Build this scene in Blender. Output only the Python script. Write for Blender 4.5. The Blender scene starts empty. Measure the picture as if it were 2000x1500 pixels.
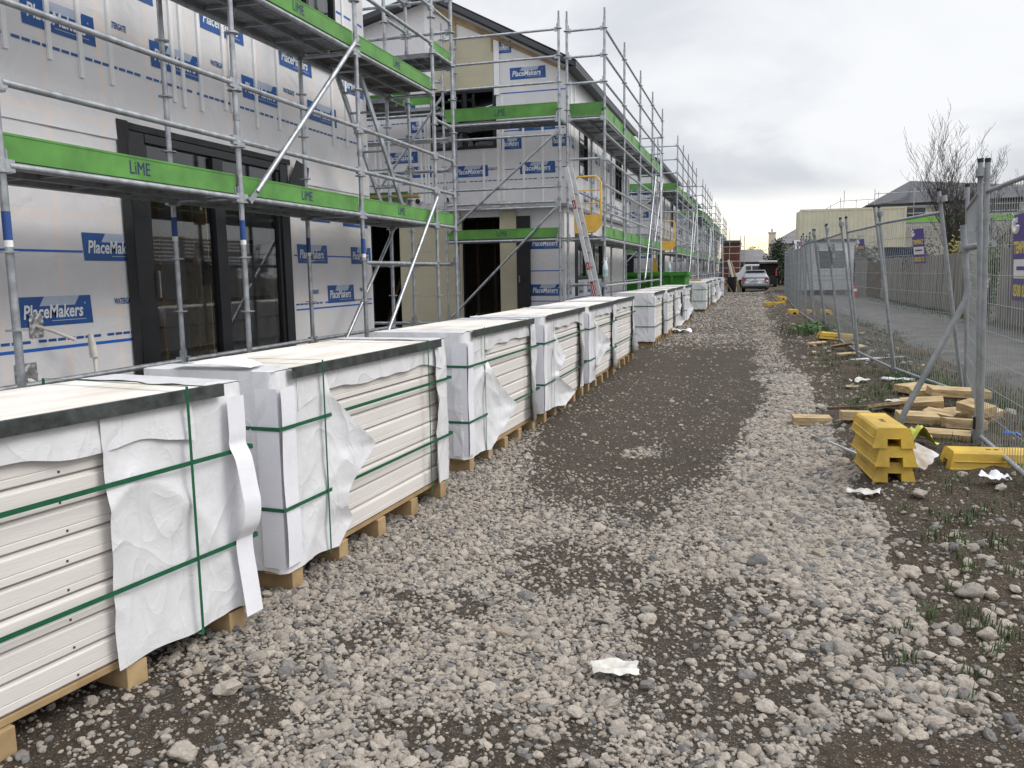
import bpy, math, random
import numpy as np
from mathutils import Vector, Matrix, noise as mnoise
random.seed(7); rng = np.random.default_rng(11)
S = bpy.context.scene; COL = S.collection
R = math.radians; PI = math.pi
# ------------------------------------------------------------------ materials
MATS = {}
def mat(name, col, rough=0.6, metal=0.0, var=0.0, vscale=8.0, bump=0.0, bscale=40.0, col2=None, stretch=None, spec=0.5, detail=4.0, alpha=None):
    if name in MATS: return MATS[name]
    m = bpy.data.materials.new(name); m.use_nodes = True
    nt = m.node_tree; b = nt.nodes['Principled BSDF']; N = nt.nodes.new; L = nt.links.new
    b.inputs['Base Color'].default_value = (*col, 1); b.inputs['Roughness'].default_value = rough
    b.inputs['Metallic'].default_value = metal; b.inputs['Specular IOR Level'].default_value = spec
    if var or bump or col2:
        tc = N('ShaderNodeTexCoord'); mp = N('ShaderNodeMapping'); L(tc.outputs['Object'], mp.inputs['Vector'])
        if stretch: mp.inputs['Scale'].default_value = stretch
    if var or col2:
        n = N('ShaderNodeTexNoise'); n.inputs['Scale'].default_value = vscale; n.inputs['Detail'].default_value = detail
        n.inputs['Roughness'].default_value = 0.62
        L(mp.outputs['Vector'], n.inputs['Vector'])
        cr = N('ShaderNodeValToRGB'); L(n.outputs['Fac'], cr.inputs['Fac'])
        lo = [max(0, c * (1 - var)) for c in col]; hi = list(col2) if col2 else [min(1, c * (1 + var)) for c in col]
        cr.color_ramp.elements[0].position = 0.32; cr.color_ramp.elements[1].position = 0.68
        cr.color_ramp.elements[0].color = (*lo, 1); cr.color_ramp.elements[1].color = (*hi, 1)
        L(cr.outputs['Color'], b.inputs['Base Color'])
        rr = N('ShaderNodeMapRange'); rr.inputs['To Min'].default_value = max(0, rough - .1); rr.inputs['To Max'].default_value = min(1, rough + .1)
        L(n.outputs['Fac'], rr.inputs['Value']); L(rr.outputs['Result'], b.inputs['Roughness'])
    if bump:
        n2 = N('ShaderNodeTexNoise'); n2.inputs['Scale'].default_value = bscale; n2.inputs['Detail'].default_value = 3
        L(mp.outputs['Vector'], n2.inputs['Vector'])
        bp = N('ShaderNodeBump'); bp.inputs['Strength'].default_value = bump; bp.inputs['Distance'].default_value = 0.01
        L(n2.outputs['Fac'], bp.inputs['Height']); L(bp.outputs['Normal'], b.inputs['Normal'])
    MATS[name] = m
    return m
def crinkle(name, col, rough):
    """film that keeps sharp creases and broad soft pillows"""
    m = bpy.data.materials.new(name); m.use_nodes = True; nt = m.node_tree; b = nt.nodes['Principled BSDF']; N = nt.nodes.new; L = nt.links.new
    tc = N('ShaderNodeTexCoord'); b.inputs['Roughness'].default_value = rough; hs = []
    for sc, st, amp in ((2.2, (1, 1, .5), 1.6), (5.5, (1, 1.4, .5), .6), (17, (1.2, 1, 1), .14)):
        mp = N('ShaderNodeMapping'); mp.inputs['Scale'].default_value = st; mp.inputs['Rotation'].default_value = (.5, .4, .2); L(tc.outputs['Object'], mp.inputs[0])
        n = N('ShaderNodeTexNoise'); n.inputs['Scale'].default_value = sc; n.inputs['Detail'].default_value = 1.5; n.inputs['Distortion'].default_value = .9; L(mp.outputs[0], n.inputs['Vector'])
        a = N('ShaderNodeMath'); a.operation = 'SUBTRACT'; a.inputs[1].default_value = .5; L(n.outputs['Fac'], a.inputs[0])
        c = N('ShaderNodeMath'); c.operation = 'ABSOLUTE'; L(a.outputs[0], c.inputs[0])
        p = N('ShaderNodeMath'); p.operation = 'POWER'; p.inputs[1].default_value = .6; L(c.outputs[0], p.inputs[0])
        q = N('ShaderNodeMath'); q.operation = 'MULTIPLY'; q.inputs[1].default_value = -amp; L(p.outputs[0], q.inputs[0]); hs.append(q.outputs[0])
    t = hs[0]
    for h in hs[1:]: q = N('ShaderNodeMath'); L(t, q.inputs[0]); L(h, q.inputs[1]); t = q.outputs[0]
    bp = N('ShaderNodeBump'); bp.inputs['Strength'].default_value = .46; bp.inputs['Distance'].default_value = .03; L(t, bp.inputs['Height']); L(bp.outputs[0], b.inputs['Normal'])
    b.inputs['Base Color'].default_value = (*col, 1); b.inputs['Subsurface Weight'].default_value = 0
    MATS[name] = m; return m
GALV = mat('galvanised steel', (.40, .42, .44), .38, .7, .3, 9, .12, 60)
GALVD = mat('dull galvanised steel', (.27, .285, .30), .5, .35, .25, 7, .15, 50)
WIRE = mat('fence wire', (.30, .32, .33), .5, .4)
PLANKM = mat('steel deck plank', (.27, .28, .29), .5, .6, .3, 6, .3, 45)
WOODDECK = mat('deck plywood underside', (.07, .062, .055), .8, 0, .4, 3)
GREEN = mat('green toe board paint', (.085, .245, .045), .5, 0, .32, 2.2, .08, 20, detail=9)
NAVY = mat('navy lettering', (.012, .02, .10), .5)
REDM = mat('red sticker', (.45, .03, .04), .5)
STICK = mat('blue sticker', (.02, .07, .25), .5)
WHITEP = mat('white paint', (.82, .82, .82), .5, 0, .06, 6)
BLACKM = mat('black aluminium joinery', (.012, .013, .016), .38, 0, .3, 5)
BLACKT = mat('black flashing tape', (.014, .015, .017), .6, 0, .4, 4, .4, 12)
BLUEP = mat('blue wrap print', (.017, .085, .30), .42, 0, .18, 3)
BLUEL = mat('bright blue wrap line', (.015, .12, .50), .42)
PRINTW = mat('white wrap lettering', (.74, .76, .80), .45)
PRINTG = mat('pale grey logo roof', (.42, .48, .60), .4, 0, .08, 5)
BEIGE = mat('cream cladding panel', (.50, .46, .33), .6, 0, .06, 2)
PINE = mat('pine timber', (.34, .22, .105), .75, 0, .25, 3, .25, 14, stretch=(1, 1, 1), col2=(.48, .34, .18))
PINEL = mat('pale cut pine', (.36, .245, .11), .8, 0, .35, 5, .4, 25, col2=(.60, .45, .25), stretch=(1, 7, 7), detail=6)
PINED = mat('weathered grey paling', (.195, .182, .162), .9, 0, .6, 4.5, .5, 30, stretch=(3, 3, .12))
BROWNW = mat('brown timber', (.085, .052, .028), .8, 0, .3, 4)
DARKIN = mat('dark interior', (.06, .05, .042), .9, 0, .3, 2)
CONC = mat('concrete slab', (.30, .30, .29), .9, 0, .15, 6, .3, 40)
ROOFM = mat('charcoal corrugated roofing', (.055, .058, .065), .5, .1, .15, 2)
ROOFG = mat('grey roof tiles', (.16, .155, .16), .8, 0, .2, 1.5)
CREAMW = mat('cream render', (.58, .53, .46), .8, 0, .08, 1)
BRICK = mat('red brick facing', (.14, .05, .033), .85, 0, .3, 5)
PLASTW = crinkle('white plastic sheeting', (.70, .70, .715), .32)
FOAM = mat('white foam strip', (.76, .76, .80), .55, 0, .04, 8, .1, 60)
PANEL = mat('cream aerated panel edge', (.67, .635, .60), .75, 0, .07, 3, .12, 60, stretch=(1, .3, 3))
PANELD = mat('panel groove shade paint', (.50, .44, .38), .85)
TOPS = mat('stained cream top sheet', (.62, .55, .46), .7, 0, .10, 2.6, .25, 20, col2=(.80, .775, .74), stretch=(2.2, .6, 1), detail=7)
ANGLE = mat('dark galvanised edge angle', (.075, .085, .082), .45, .5, .45, 16, .15, 40)
STRAP = mat('green polyester strap', (.008, .10, .045), .42, 0, .15, 30)
YELL = mat('yellow plastic ballast', (.46, .29, .035), .5, 0, .2, 3.5, .2, 25, detail=9, col2=(.64, .42, .04))
YELL2 = mat('yellow gate paint', (.70, .42, .07), .45, 0, .12, 6)
ALUM = mat('aluminium ladder', (.62, .63, .64), .42, .35, .1, 8)
SKIPG = mat('green skip paint', (.03, .22, .012), .5, 0, .35, 2.5, .15, 12)
PURP = mat('purple sign board', (.07, .035, .22), .5, 0, .12, 5)
SIGNY = mat('yellow sign lettering', (.62, .52, .10), .5)
SIGNW = mat('white sign panel', (.66, .66, .64), .5, 0, .08, 6)
CONT = mat('cream container steel', (.55, .515, .38), .55, 0, .1, 1.2, .1, 10)
CONTB = mat('navy container steel', (.012, .03, .075), .5, 0, .2, 2)
CABIN = mat('white cabin panel', (.60, .61, .62), .5, 0, .06, 2)
RUBB = mat('black rubber', (.018, .018, .018), .8)
SILV = mat('silver car paint', (.27, .28, .30), .28, .55, .03, 3)
BLKP = mat('black car paint', (.012, .012, .014), .2)
WHTP = mat('white van paint', (.75, .76, .77), .3)
TAIL = mat('red tail lamp', (.35, .012, .018), .2)
BARK = mat('dark bark', (.062, .054, .048), .9, 0, .3, 6)
LEAFD = mat('dark hedge leaf', (.018, .035, .012), .6, 0, .5, 3)
LEAFM = mat('green leaf', (.05, .085, .02), .6, 0, .5, 4)
LEAFY = mat('yellow green leaf', (.20, .18, .03), .6, 0, .4, 4)
GRASSM = mat('fresh grass blade', (.055, .092, .026), .6, 0, .4, 3)
FOIL = mat('crumpled silver foil tape', (.62, .61, .60), .3, .9, .2, 9, .35, 14)
PIPEW = mat('white conduit', (.66, .63, .58), .5, 0, .08, 12)
PAPER = mat('white torn paper', (.50, .47, .41), .85, 0, .25, 14, col2=(.66, .64, .60))
YBAG = mat('yellow green plastic bag', (.55, .55, .08), .4, 0, .3, 9)
CREAMP = mat('cream pier', (.55, .49, .38), .7)
ORNG = mat('orange sign paint', (.65, .12, .02), .5)
CONEM = mat('red cone plastic', (.42, .05, .035), .5)
def glassmat(name, tint, rough=.03):
    m = bpy.data.materials.new(name); m.use_nodes = True; nt = m.node_tree; nt.nodes.clear()
    N = nt.nodes.new; L = nt.links.new
    o = N('ShaderNodeOutputMaterial'); mx = N('ShaderNodeMixShader'); lw = N('ShaderNodeLayerWeight'); lw.inputs['Blend'].default_value = .5; pw = N('ShaderNodeMath'); pw.operation = 'POWER'; pw.inputs[1].default_value = 4; L(lw.outputs['Facing'], pw.inputs[0]); f = N('ShaderNodeMath'); f.operation = 'MULTIPLY_ADD'; f.inputs[1].default_value = .9; f.inputs[2].default_value = .07; L(pw.outputs[0], f.inputs[0])
    t = N('ShaderNodeBsdfTransparent'); t.inputs['Color'].default_value = (*tint, 1)
    g = N('ShaderNodeBsdfGlossy'); g.inputs['Roughness'].default_value = rough
    L(f.outputs[0], mx.inputs[0]); L(t.outputs[0], mx.inputs[1]); L(g.outputs[0], mx.inputs[2]); L(mx.outputs[0], o.inputs[0])
    MATS[name] = m; return m
GLASS = glassmat('window glass', (.86, .88, .88)); GLASSD = glassmat('dark car glass', (.10, .11, .11))
def wrapmat():
    m = bpy.data.materials.new('building wrap'); m.use_nodes = True; nt = m.node_tree
    b = nt.nodes['Principled BSDF']; N = nt.nodes.new; L = nt.links.new
    tc = N('ShaderNodeTexCoord'); sp = N('ShaderNodeSeparateXYZ'); L(tc.outputs['Object'], sp.inputs[0])
    def M(op, a, c=None, v=None):
        n = N('ShaderNodeMath'); n.operation = op
        L(a, n.inputs[0]) if not isinstance(a, (int, float)) else setattr(n.inputs[0], 'default_value', a)
        if c is not None:
            if isinstance(c, (int, float)): n.inputs[1].default_value = c
            else: L(c, n.inputs[1])
        return n.outputs[0]
    nz = N('ShaderNodeTexNoise'); nz.inputs['Scale'].default_value = 1.3; nz.inputs['Detail'].default_value = 4; L(tc.outputs['Object'], nz.inputs['Vector'])
    h = M('ADD', sp.outputs['X'], sp.outputs['Y'])                       # runs along either wall direction
    def band(v, per, w):
        f = M('FRACT', M('DIVIDE', v, per)); d = M('ABSOLUTE', M('SUBTRACT', f, .5))
        r = N('ShaderNodeMapRange'); r.interpolation_type = 'SMOOTHSTEP'
        r.inputs['From Min'].default_value = w / per * .5; r.inputs['From Max'].default_value = w / per * .8
        r.inputs['To Min'].default_value = 1; r.inputs['To Max'].default_value = 0
        L(d, r.inputs['Value']); return r.outputs['Result']
    st = M('MAXIMUM', band(h, .6, .045), M('MULTIPLY', band(sp.outputs['Z'], .8, .05), .8))
    st = M('MULTIPLY', st, nz.outputs['Fac'])
    cr = N('ShaderNodeMix'); cr.data_type = 'RGBA'
    cr.inputs[6].default_value = (.765, .755, .76, 1); cr.inputs[7].default_value = (.88, .75, .67, 1); L(st, cr.inputs[0])
    c2 = N('ShaderNodeMix'); c2.data_type = 'RGBA'; c2.blend_type = 'MULTIPLY'; c2.inputs[0].default_value = 1
    rp = N('ShaderNodeValToRGB'); rp.color_ramp.elements[0].color = (.86, .86, .88, 1); rp.color_ramp.elements[0].position = .3; rp.color_ramp.elements[1].color = (1, 1, 1, 1); rp.color_ramp.elements[1].position = .7
    L(nz.outputs['Fac'], rp.inputs[0]); L(cr.outputs[2], c2.inputs[6]); L(rp.outputs[0], c2.inputs[7]); L(c2.outputs[2], b.inputs['Base Color'])
    b.inputs['Roughness'].default_value = .36
    n2 = N('ShaderNodeTexNoise'); n2.inputs['Scale'].default_value = 2.6; n2.inputs['Detail'].default_value = 3; n2.inputs['Distortion'].default_value = 1.2; L(tc.outputs['Object'], n2.inputs['Vector'])
    bp = N('ShaderNodeBump'); bp.inputs['Strength'].default_value = .36; bp.inputs['Distance'].default_value = .04
    L(n2.outputs['Fac'], bp.inputs['Height']); L(bp.outputs['Normal'], b.inputs['Normal'])
    MATS['building wrap'] = m; return m
WRAP = wrapmat()
# ------------------------------------------------------------------ mesh helpers
class MB:
    """collects boxes, tubes, quads and prints; build() links ONE mesh object"""
    def __init__(s): s.v = []; s.f = []; s.m = []; s.mats = []; s.sm = []
    def mi(s, m):
        if m not in s.mats: s.mats.append(m)
        return s.mats.index(m)
    def add(s, vs, fs, m, smooth=False):
        o = len(s.v); s.v += [tuple(p) for p in vs]; i = s.mi(m)
        for f in fs: s.f.append([o + k for k in f]); s.m.append(i); s.sm.append(smooth)
        return s
    def box(s, c, d, m, rot=None, taper=None):
        x, y, z = [k / 2 for k in d]; t = taper or 1.0
        P = [Vector(p) for p in [(-x, -y, -z), (x, -y, -z), (x, y, -z), (-x, y, -z), (-x * t, -y * t, z), (x * t, -y * t, z), (x * t, y * t, z), (-x * t, y * t, z)]]
        if rot is not None: P = [rot @ p for p in P]
        c = Vector(c)
        return s.add([c + p for p in P], [(0, 3, 2, 1), (4, 5, 6, 7), (0, 1, 5, 4), (1, 2, 6, 5), (2, 3, 7, 6), (3, 0, 4, 7)], m)
    def bb(s, a, b, m):   # box from corner to corner
        return s.box([(a[i] + b[i]) / 2 for i in range(3)], [abs(a[i] - b[i]) for i in range(3)], m)
    def path(s, pts, r, m, n=8, cap=True):
        pts = [Vector(p) for p in pts]; vs = []; fs = []; ref = None
        rr = r if isinstance(r, (list, tuple)) else [r] * len(pts)
        for i, p in enumerate(pts):
            a = pts[max(0, i - 1)]; b = pts[min(len(pts) - 1, i + 1)]; t = (b - a).normalized()
            if ref is None: ref = Vector((0, 0, 1)) if abs(t.z) < .9 else Vector((1, 0, 0))
            u = t.cross(ref).normalized(); w = t.cross(u).normalized(); ref = -w if (-w).dot(ref) > 0 else w
            for k in range(n):
                an = 2 * PI * k / n; vs.append(p + (u * math.cos(an) + w * math.sin(an)) * rr[i])
        for i in range(len(pts) - 1):
            for k in range(n): fs.append((i * n + k, i * n + (k + 1) % n, (i + 1) * n + (k + 1) % n, (i + 1) * n + k))
        s.add(vs, fs, m, True)
        if cap: s.add(vs[:n], [tuple(range(n))], m); s.add(vs[-n:], [tuple(range(n))[::-1]], m)
        return s
    def tube(s, a, b, r, m, n=8, cap=True): return s.path([a, b], r, m, n, cap)
    def prism(s, poly, org, U, V, W, d, m):  # 2D polygon in U,V extruded by W*d
        org, U, V, W = map(Vector, (org, U, V, W)); n = len(poly)
        a = [org + U * p[0] + V * p[1] for p in poly]; b = [p + W * d for p in a]
        return s.add(a + b, [tuple(range(n))[::-1], tuple(range(n, 2 * n))] + [(i, (i + 1) % n, n + (i + 1) % n, n + i) for i in range(n)], m)
    def quad(s, pts, m): return s.add(pts, [tuple(range(len(pts)))], m)
    def grid(s, fn, nu, nv, m, smooth=True):
        vs = [fn(i / nu, j / nv) for j in range(nv + 1) for i in range(nu + 1)]
        fs = [(j * (nu + 1) + i, j * (nu + 1) + i + 1, (j + 1) * (nu + 1) + i + 1, (j + 1) * (nu + 1) + i) for j in range(nv) for i in range(nu)]
        return s.add(vs, fs, m, smooth)
    def text(s, t, org, U, V, w, h, m, shear=.0, bold=.0):
        vs, fs = text2d(t, shear, bold); org, U, V = map(Vector, (org, U, V))
        return s.add([org + U * (x * w) + V * (y * h) for x, y in vs], fs, m)
    def build(s, name, parent=None, org=(0, 0, 0), bevel=0, loc=None, rotz=0):
        me = bpy.data.meshes.new(name); ox, oy, oz = org
        me.from_pydata([(x - ox, y - oy, z - oz) for x, y, z in s.v], [], s.f)
        for m in s.mats: me.materials.append(m)
        me.polygons.foreach_set('material_index', s.m); me.polygons.foreach_set('use_smooth', s.sm); me.update()
        o = bpy.data.objects.new(name, me); COL.objects.link(o)
        if parent: o.parent = parent
        if loc is not None: o.location = loc
        if rotz: o.rotation_euler = (0, 0, rotz)
        if bevel:
            bm = o.modifiers.new('edge', 'BEVEL'); bm.width = bevel; bm.segments = 2; bm.limit_method = 'ANGLE'; bm.angle_limit = R(50)
        return o
_T = {}
def text2d(t, shear, bold):
    k = (t, shear, bold)
    if k not in _T:
        cu = bpy.data.curves.new('lettering', 'FONT'); cu.body = t; cu.shear = shear; cu.offset = bold; cu.resolution_u = 3
        o = bpy.data.objects.new('lettering', cu); me = bpy.data.meshes.new_from_object(o)
        v = np.array([p.co[:2] for p in me.vertices]); f = [tuple(p.vertices) for p in me.polygons]
        mn, mx = v.min(0), v.max(0); v = (v - mn) / (mx - mn)
        bpy.data.objects.remove(o); bpy.data.meshes.remove(me); bpy.data.curves.remove(cu); _T[k] = (v.tolist(), f)
    return _T[k]
def tag(o, label, cat, group=None, kind=None):
    if label: o['label'] = label
    if cat: o['category'] = cat
    if group: o['group'] = group
    if kind: o['kind'] = kind
    return o
def thing(name, label, cat, loc=(0, 0, 0), rotz=0, group=None):
    o = bpy.data.objects.new(name, None); COL.objects.link(o); o.location = loc; o.rotation_euler = (0, 0, rotz); o.empty_display_size = .3
    return tag(o, label, cat, group)
def copy_tree(o, parent=None):
    c = o.copy(); COL.objects.link(c); c.parent = parent
    for ch in list(o.children): copy_tree(ch, c)
    return c
def dup(o, loc, label, rotz=None):
    c = copy_tree(o); c.location = loc; c['label'] = label
    if rotz is not None: c.rotation_euler = (0, 0, rotz)
    return c
def vnoise(x, y, seed=0):
    xi = np.floor(x).astype(np.int64); yi = np.floor(y).astype(np.int64); fx = x - xi; fy = y - yi
    fx = fx * fx * (3 - 2 * fx); fy = fy * fy * (3 - 2 * fy)
    def h(a, b):
        n = (a * 374761393 + b * 668265263 + seed * 974711) & 0xffffffff
        n = ((n ^ (n >> 13)) * 1274126177) & 0xffffffff
        return ((n ^ (n >> 16)) & 0xffff) / 65535.0
    return (h(xi, yi) * (1 - fx) + h(xi + 1, yi) * fx) * (1 - fy) + (h(xi, yi + 1) * (1 - fx) + h(xi + 1, yi + 1) * fx) * fy
def fbm(x, y, o=4, seed=0):
    a = .5; t = 0
    for k in range(o): t = t + a * vnoise(x * 2 ** k, y * 2 ** k, seed + k * 17); a *= .5
    return t / (1 - .5 ** o)
def sst(x, a, b):
    t = np.clip((x - a) / (b - a), 0, 1); return t * t * (3 - 2 * t)
# ------------------------------------------------------------------ ground, gravel, grass
def hgt(x, y):
    x = np.asarray(x, float); y = np.asarray(y, float)
    z = .05 * (fbm(x * .5, y * .4, 3, 3) - .5) + .022 * (fbm(x * 4, y * 4, 4, 5) - .5)
    berm = sst(x, .45, 1.05) * (1 - sst(x, 1.9, 3.0)) * sst(y, 2.5, 5)
    z = z + berm * (.05 + .10 * fbm(x * 1.6, y * 1.1, 4, 9)) * (1 + .9 * sst(y, 12, 18)) + .05 * berm * (fbm(x * 7, y * 7, 3, 12) - .5) + .05 * sst(x, .75, 1.05) * (1 - sst(x, 2.2, 2.6)) * (fbm(x * 11, y * 11, 4, 31) - .5)
    z = z - .03 * np.exp(-((x + .95) / .35) ** 2) * sst(y, 4, 7) - .025 * np.exp(-((x + .1) / .25) ** 2) * sst(y, 5, 8)
    far = sst(y, 60, 120) + sst(np.abs(x), 8, 20)
    return z * (1 - np.clip(far, 0, 1)) - .005
def masks(x, y):
    """gravel cover 0..1 (light loose stone) and soil 0..1 (dark earth on the right)"""
    n1 = fbm(x * .9, y * .5, 3, 21); n2 = fbm(x * 2.3, y * 1.6, 4, 33); xr = x + .5 * (n1 - .5) + .22 * (n2 - .5)
    xl = np.interp(y, [0, 4.2, 5.5, 7, 9, 14, 60], [-.9, -1.25, -1.6, -1.95, -2.35, -2.6, -3]); xR = np.interp(y, [0, 4.1, 5.5, 7.4, 10, 60], [-.75, -.5, -.3, -.02, .1, .0])
    mud = sst(xr, xl - .2, xl + .25) * (1 - sst(xr, xR - .12, xR + .22)) * sst(y + 1.6 * (n1 - .5), 4.0, 5.6)
    mud = mud * (1 - .62 * sst(y + 4 * (n2 - .5), 15, 19)) * (1 - .7 * sst(n2, .56, .68) * (1 - sst(y, 7, 9)))
    patch = sst(fbm(x * 1.5 + 4, y * 1.9, 4, 44), .55, .66) * (1 - sst(y, 4.5, 6)) * .8; patch = np.maximum(patch, .85 * (1 - sst(x + .8 * (n2 - .5), -1.75, -1.35)) * (1 - sst(y, 2.3, 2.9)))
    xs = np.interp(y, [0, 3, 4.5, 5.7, 7.8, 12, 20, 60], [.86, .78, .69, .67, .66, .58, .46, .5])
    soil = sst(xr, xs - .05, xs + .18) * (1 - sst(x, 2.6, 3.1))
    soil = np.maximum(soil, sst(-y * .55 + xr * .6 + 1.55 + .5 * (n2 - .5), .25, .5) * sst(x, .05, .4) * (1 - sst(y, 2.7, 3.0)))
    g = 1 - np.maximum(mud, np.maximum(patch, soil))
    g = np.where(y > 17, g * (.5 + .5 * n2), g)
    under = 1 - sst(np.abs(x + 2.3), .1, .5)
    return np.clip(g, 0, 1), np.clip(soil, 0, 1)
def axis(segs):
    o = [segs[0][0]]
    for a, b, st in segs:
        n = max(1, int(round((b - a) / st))); o += list(a + (b - a) * (np.arange(n) + 1) / n)
    return np.array(o)
gx = axis([(-500, -100, 100), (-100, -20, 16), (-20, -4, 1), (-4, -2.4, .2), (-2.4, 2.5, .028), (2.5, 4, .15), (4, 20, 1), (20, 100, 16), (100, 500, 100)])
gy = axis([(-60, -4, 8), (-4, 1.2, .3), (1.2, 7, .026), (7, 14, .045), (14, 30, .12), (30, 70, .5), (70, 150, 8), (150, 900, 75)])
GX, GY = np.meshgrid(gx, gy); GZ = hgt(GX, GY); gm, sm_ = masks(GX, GY)
nx, ny = len(gx), len(gy)
me = bpy.data.meshes.new('ground'); me.vertices.add(nx * ny)
me.vertices.foreach_set('co', np.stack([GX, GY, GZ], -1).astype(np.float32).ravel())
ii = np.arange(nx - 1)[None, :] + nx * np.arange(ny - 1)[:, None]
fc = np.stack([ii, ii + 1, ii + nx + 1, ii + nx], -1).reshape(-1, 4)
me.loops.add(fc.size); me.loops.foreach_set('vertex_index', fc.ravel().astype(np.int32))
me.polygons.add(len(fc)); me.polygons.foreach_set('loop_start', np.arange(0, fc.size, 4, dtype=np.int32)); me.polygons.foreach_set('loop_total', np.full(len(fc), 4, np.int32))
me.polygons.foreach_set('use_smooth', np.ones(len(fc), bool)); me.update(); me.validate()
for nm, arr in (('gravel', gm), ('soil', sm_)):
    at = me.attributes.new(nm, 'FLOAT', 'POINT'); at.data.foreach_set('value', arr.astype(np.float32).ravel())
def groundmat():
    m = bpy.data.materials.new('gravel and mud'); m.use_nodes = True; nt = m.node_tree; b = nt.nodes['Principled BSDF']; N = nt.nodes.new; L = nt.links.new
    tc = N('ShaderNodeTexCoord'); ag = N('ShaderNodeAttribute'); ag.attribute_name = 'gravel'; asl = N('ShaderNodeAttribute'); asl.attribute_name = 'soil'
    def noise(sc, d=5, r=.6):
        n = N('ShaderNodeTexNoise'); n.inputs['Scale'].default_value = sc; n.inputs['Detail'].default_value = d; n.inputs['Roughness'].default_value = r; L(tc.outputs['Object'], n.inputs['Vector']); return n.outputs['Fac']
    def vor(sc):
        n = N('ShaderNodeTexVoronoi'); n.inputs['Scale'].default_value = sc; L(tc.outputs['Object'], n.inputs['Vector']); return n
    def ramp(f, a, ca, c, cc):
        r = N('ShaderNodeValToRGB'); r.color_ramp.elements[0].position = a; r.color_ramp.elements[0].color = (*ca, 1); r.color_ramp.elements[1].position = c; r.color_ramp.elements[1].color = (*cc, 1); L(f, r.inputs[0]); return r.outputs[0]
    def mix(f, a, c):
        r = N('ShaderNodeMix'); r.data_type = 'RGBA'; L(f, r.inputs[0]); L(a, r.inputs[6]); L(c, r.inputs[7]); return r.outputs[2]
    n5 = noise(5); n40 = noise(40, 6); n160 = noise(160, 4, .7); v = vor(55); v2 = vor(24)
    def mul(a, c):
        r = N('ShaderNodeMix'); r.data_type = 'RGBA'; r.blend_type = 'MULTIPLY'; r.inputs[0].default_value = 1; L(a, r.inputs[6]); L(c, r.inputs[7]); return r.outputs[2]
    va = vor(38); vb = vor(92); vc = vor(150)
    def packed(vv, k=.62): return mul(ramp(vv.outputs['Color'], .05, (.075, .064, .050), .95, (.30, .262, .215)), ramp(vv.outputs['Distance'], k * .45, (1, 1, 1), k, (.06, .05, .045)))  # cell rims painted near black as the shadowed gaps between stones
    gcol = mix(ramp(n5, .42, (0, 0, 0), .58, (1, 1, 1)), packed(va), packed(vb))
    n1 = noise(.9, 4); mud = mix(n1, ramp(n40, .3, (.017, .010, .005), .75, (.062, .040, .022)), ramp(n40, .3, (.029, .019, .010), .75, (.093, .065, .039)))
    soil = ramp(n40, .28, (.022, .0135, .006), .75, (.088, .058, .030))
    col = mix(ag.outputs['Fac'], mud, gcol); col = mix(asl.outputs['Fac'], col, soil)
    # pebbles pressed flat into the mud: one voronoi cell in five
    def peb(vv, lo):
        a = N('ShaderNodeSeparateColor'); L(vv.outputs['Color'], a.inputs[0]); q = N('ShaderNodeMath'); q.operation = 'GREATER_THAN'; q.inputs[1].default_value = lo; L(a.outputs[0], q.inputs[0])
        d = N('ShaderNodeMapRange'); d.inputs['From Min'].default_value = .42; d.inputs['From Max'].default_value = .30; L(vv.outputs['Distance'], d.inputs['Value'])
        e = N('ShaderNodeMath'); e.operation = 'MULTIPLY'; L(q.outputs[0], e.inputs[0]); L(d.outputs[0], e.inputs[1]); return e.outputs[0]
    pc = ramp(vb.outputs['Color'], .1, (.13, .115, .095), .9, (.33, .285, .225))
    col = mix(peb(vb, .84), col, pc); col = mix(peb(vc, .80), col, pc); L(col, b.inputs['Base Color']); v = va
    b.inputs['Roughness'].default_value = .85
    h = N('ShaderNodeMath'); h.operation = 'ADD'; L(n40, h.inputs[0]); L(n160, h.inputs[1])
    h2 = N('ShaderNodeMath'); h2.operation = 'SUBTRACT'; L(h.outputs[0], h2.inputs[0]); L(v.outputs['Distance'], h2.inputs[1])
    bp = N('ShaderNodeBump'); bp.inputs['Strength'].default_value = .8; bp.inputs['Distance'].default_value = .018; h3 = N('ShaderNodeMath'); h3.operation = 'SUBTRACT'; L(h2.outputs[0], h3.inputs[0]); L(vb.outputs['Distance'], h3.inputs[1]); L(h3.outputs[0], bp.inputs['Height']); L(bp.outputs['Normal'], b.inputs['Normal'])
    return m
me.materials.append(groundmat())
go = bpy.data.objects.new('ground', me); COL.objects.link(go); tag(go, 'gravel and mud lane with dark earth along its right edge', None, None, 'structure')
# driveway beyond the fence
dm = MB()
DRIVE = mat('worn grey driveway chip', (.09, .086, .08), .9, 0, .45, 2, .7, 90, detail=9)
dyx = axis([(2.0, 30, 1.0), (30, 70, 4)])
def drv(u, v):
    i = v * (len(dyx) - 1); y = float(np.interp(i, range(len(dyx)), dyx)); x0 = np.interp(y, [2, 8, 12, 30, 60], [3.6, 3.3, 2.9, 2.5, 2.6]) + .25 * math.sin(y * 1.7) * .5
    x = x0 + (5.75 - x0) * u; return (x, y, .034 - .09 * (u < .01 or u > .99))
dm.grid(drv, 12, len(dyx) - 1, DRIVE)
tag(dm.build('driveway'), 'worn grey driveway between the mesh fence and the paling fence', None, None, 'structure')
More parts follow.
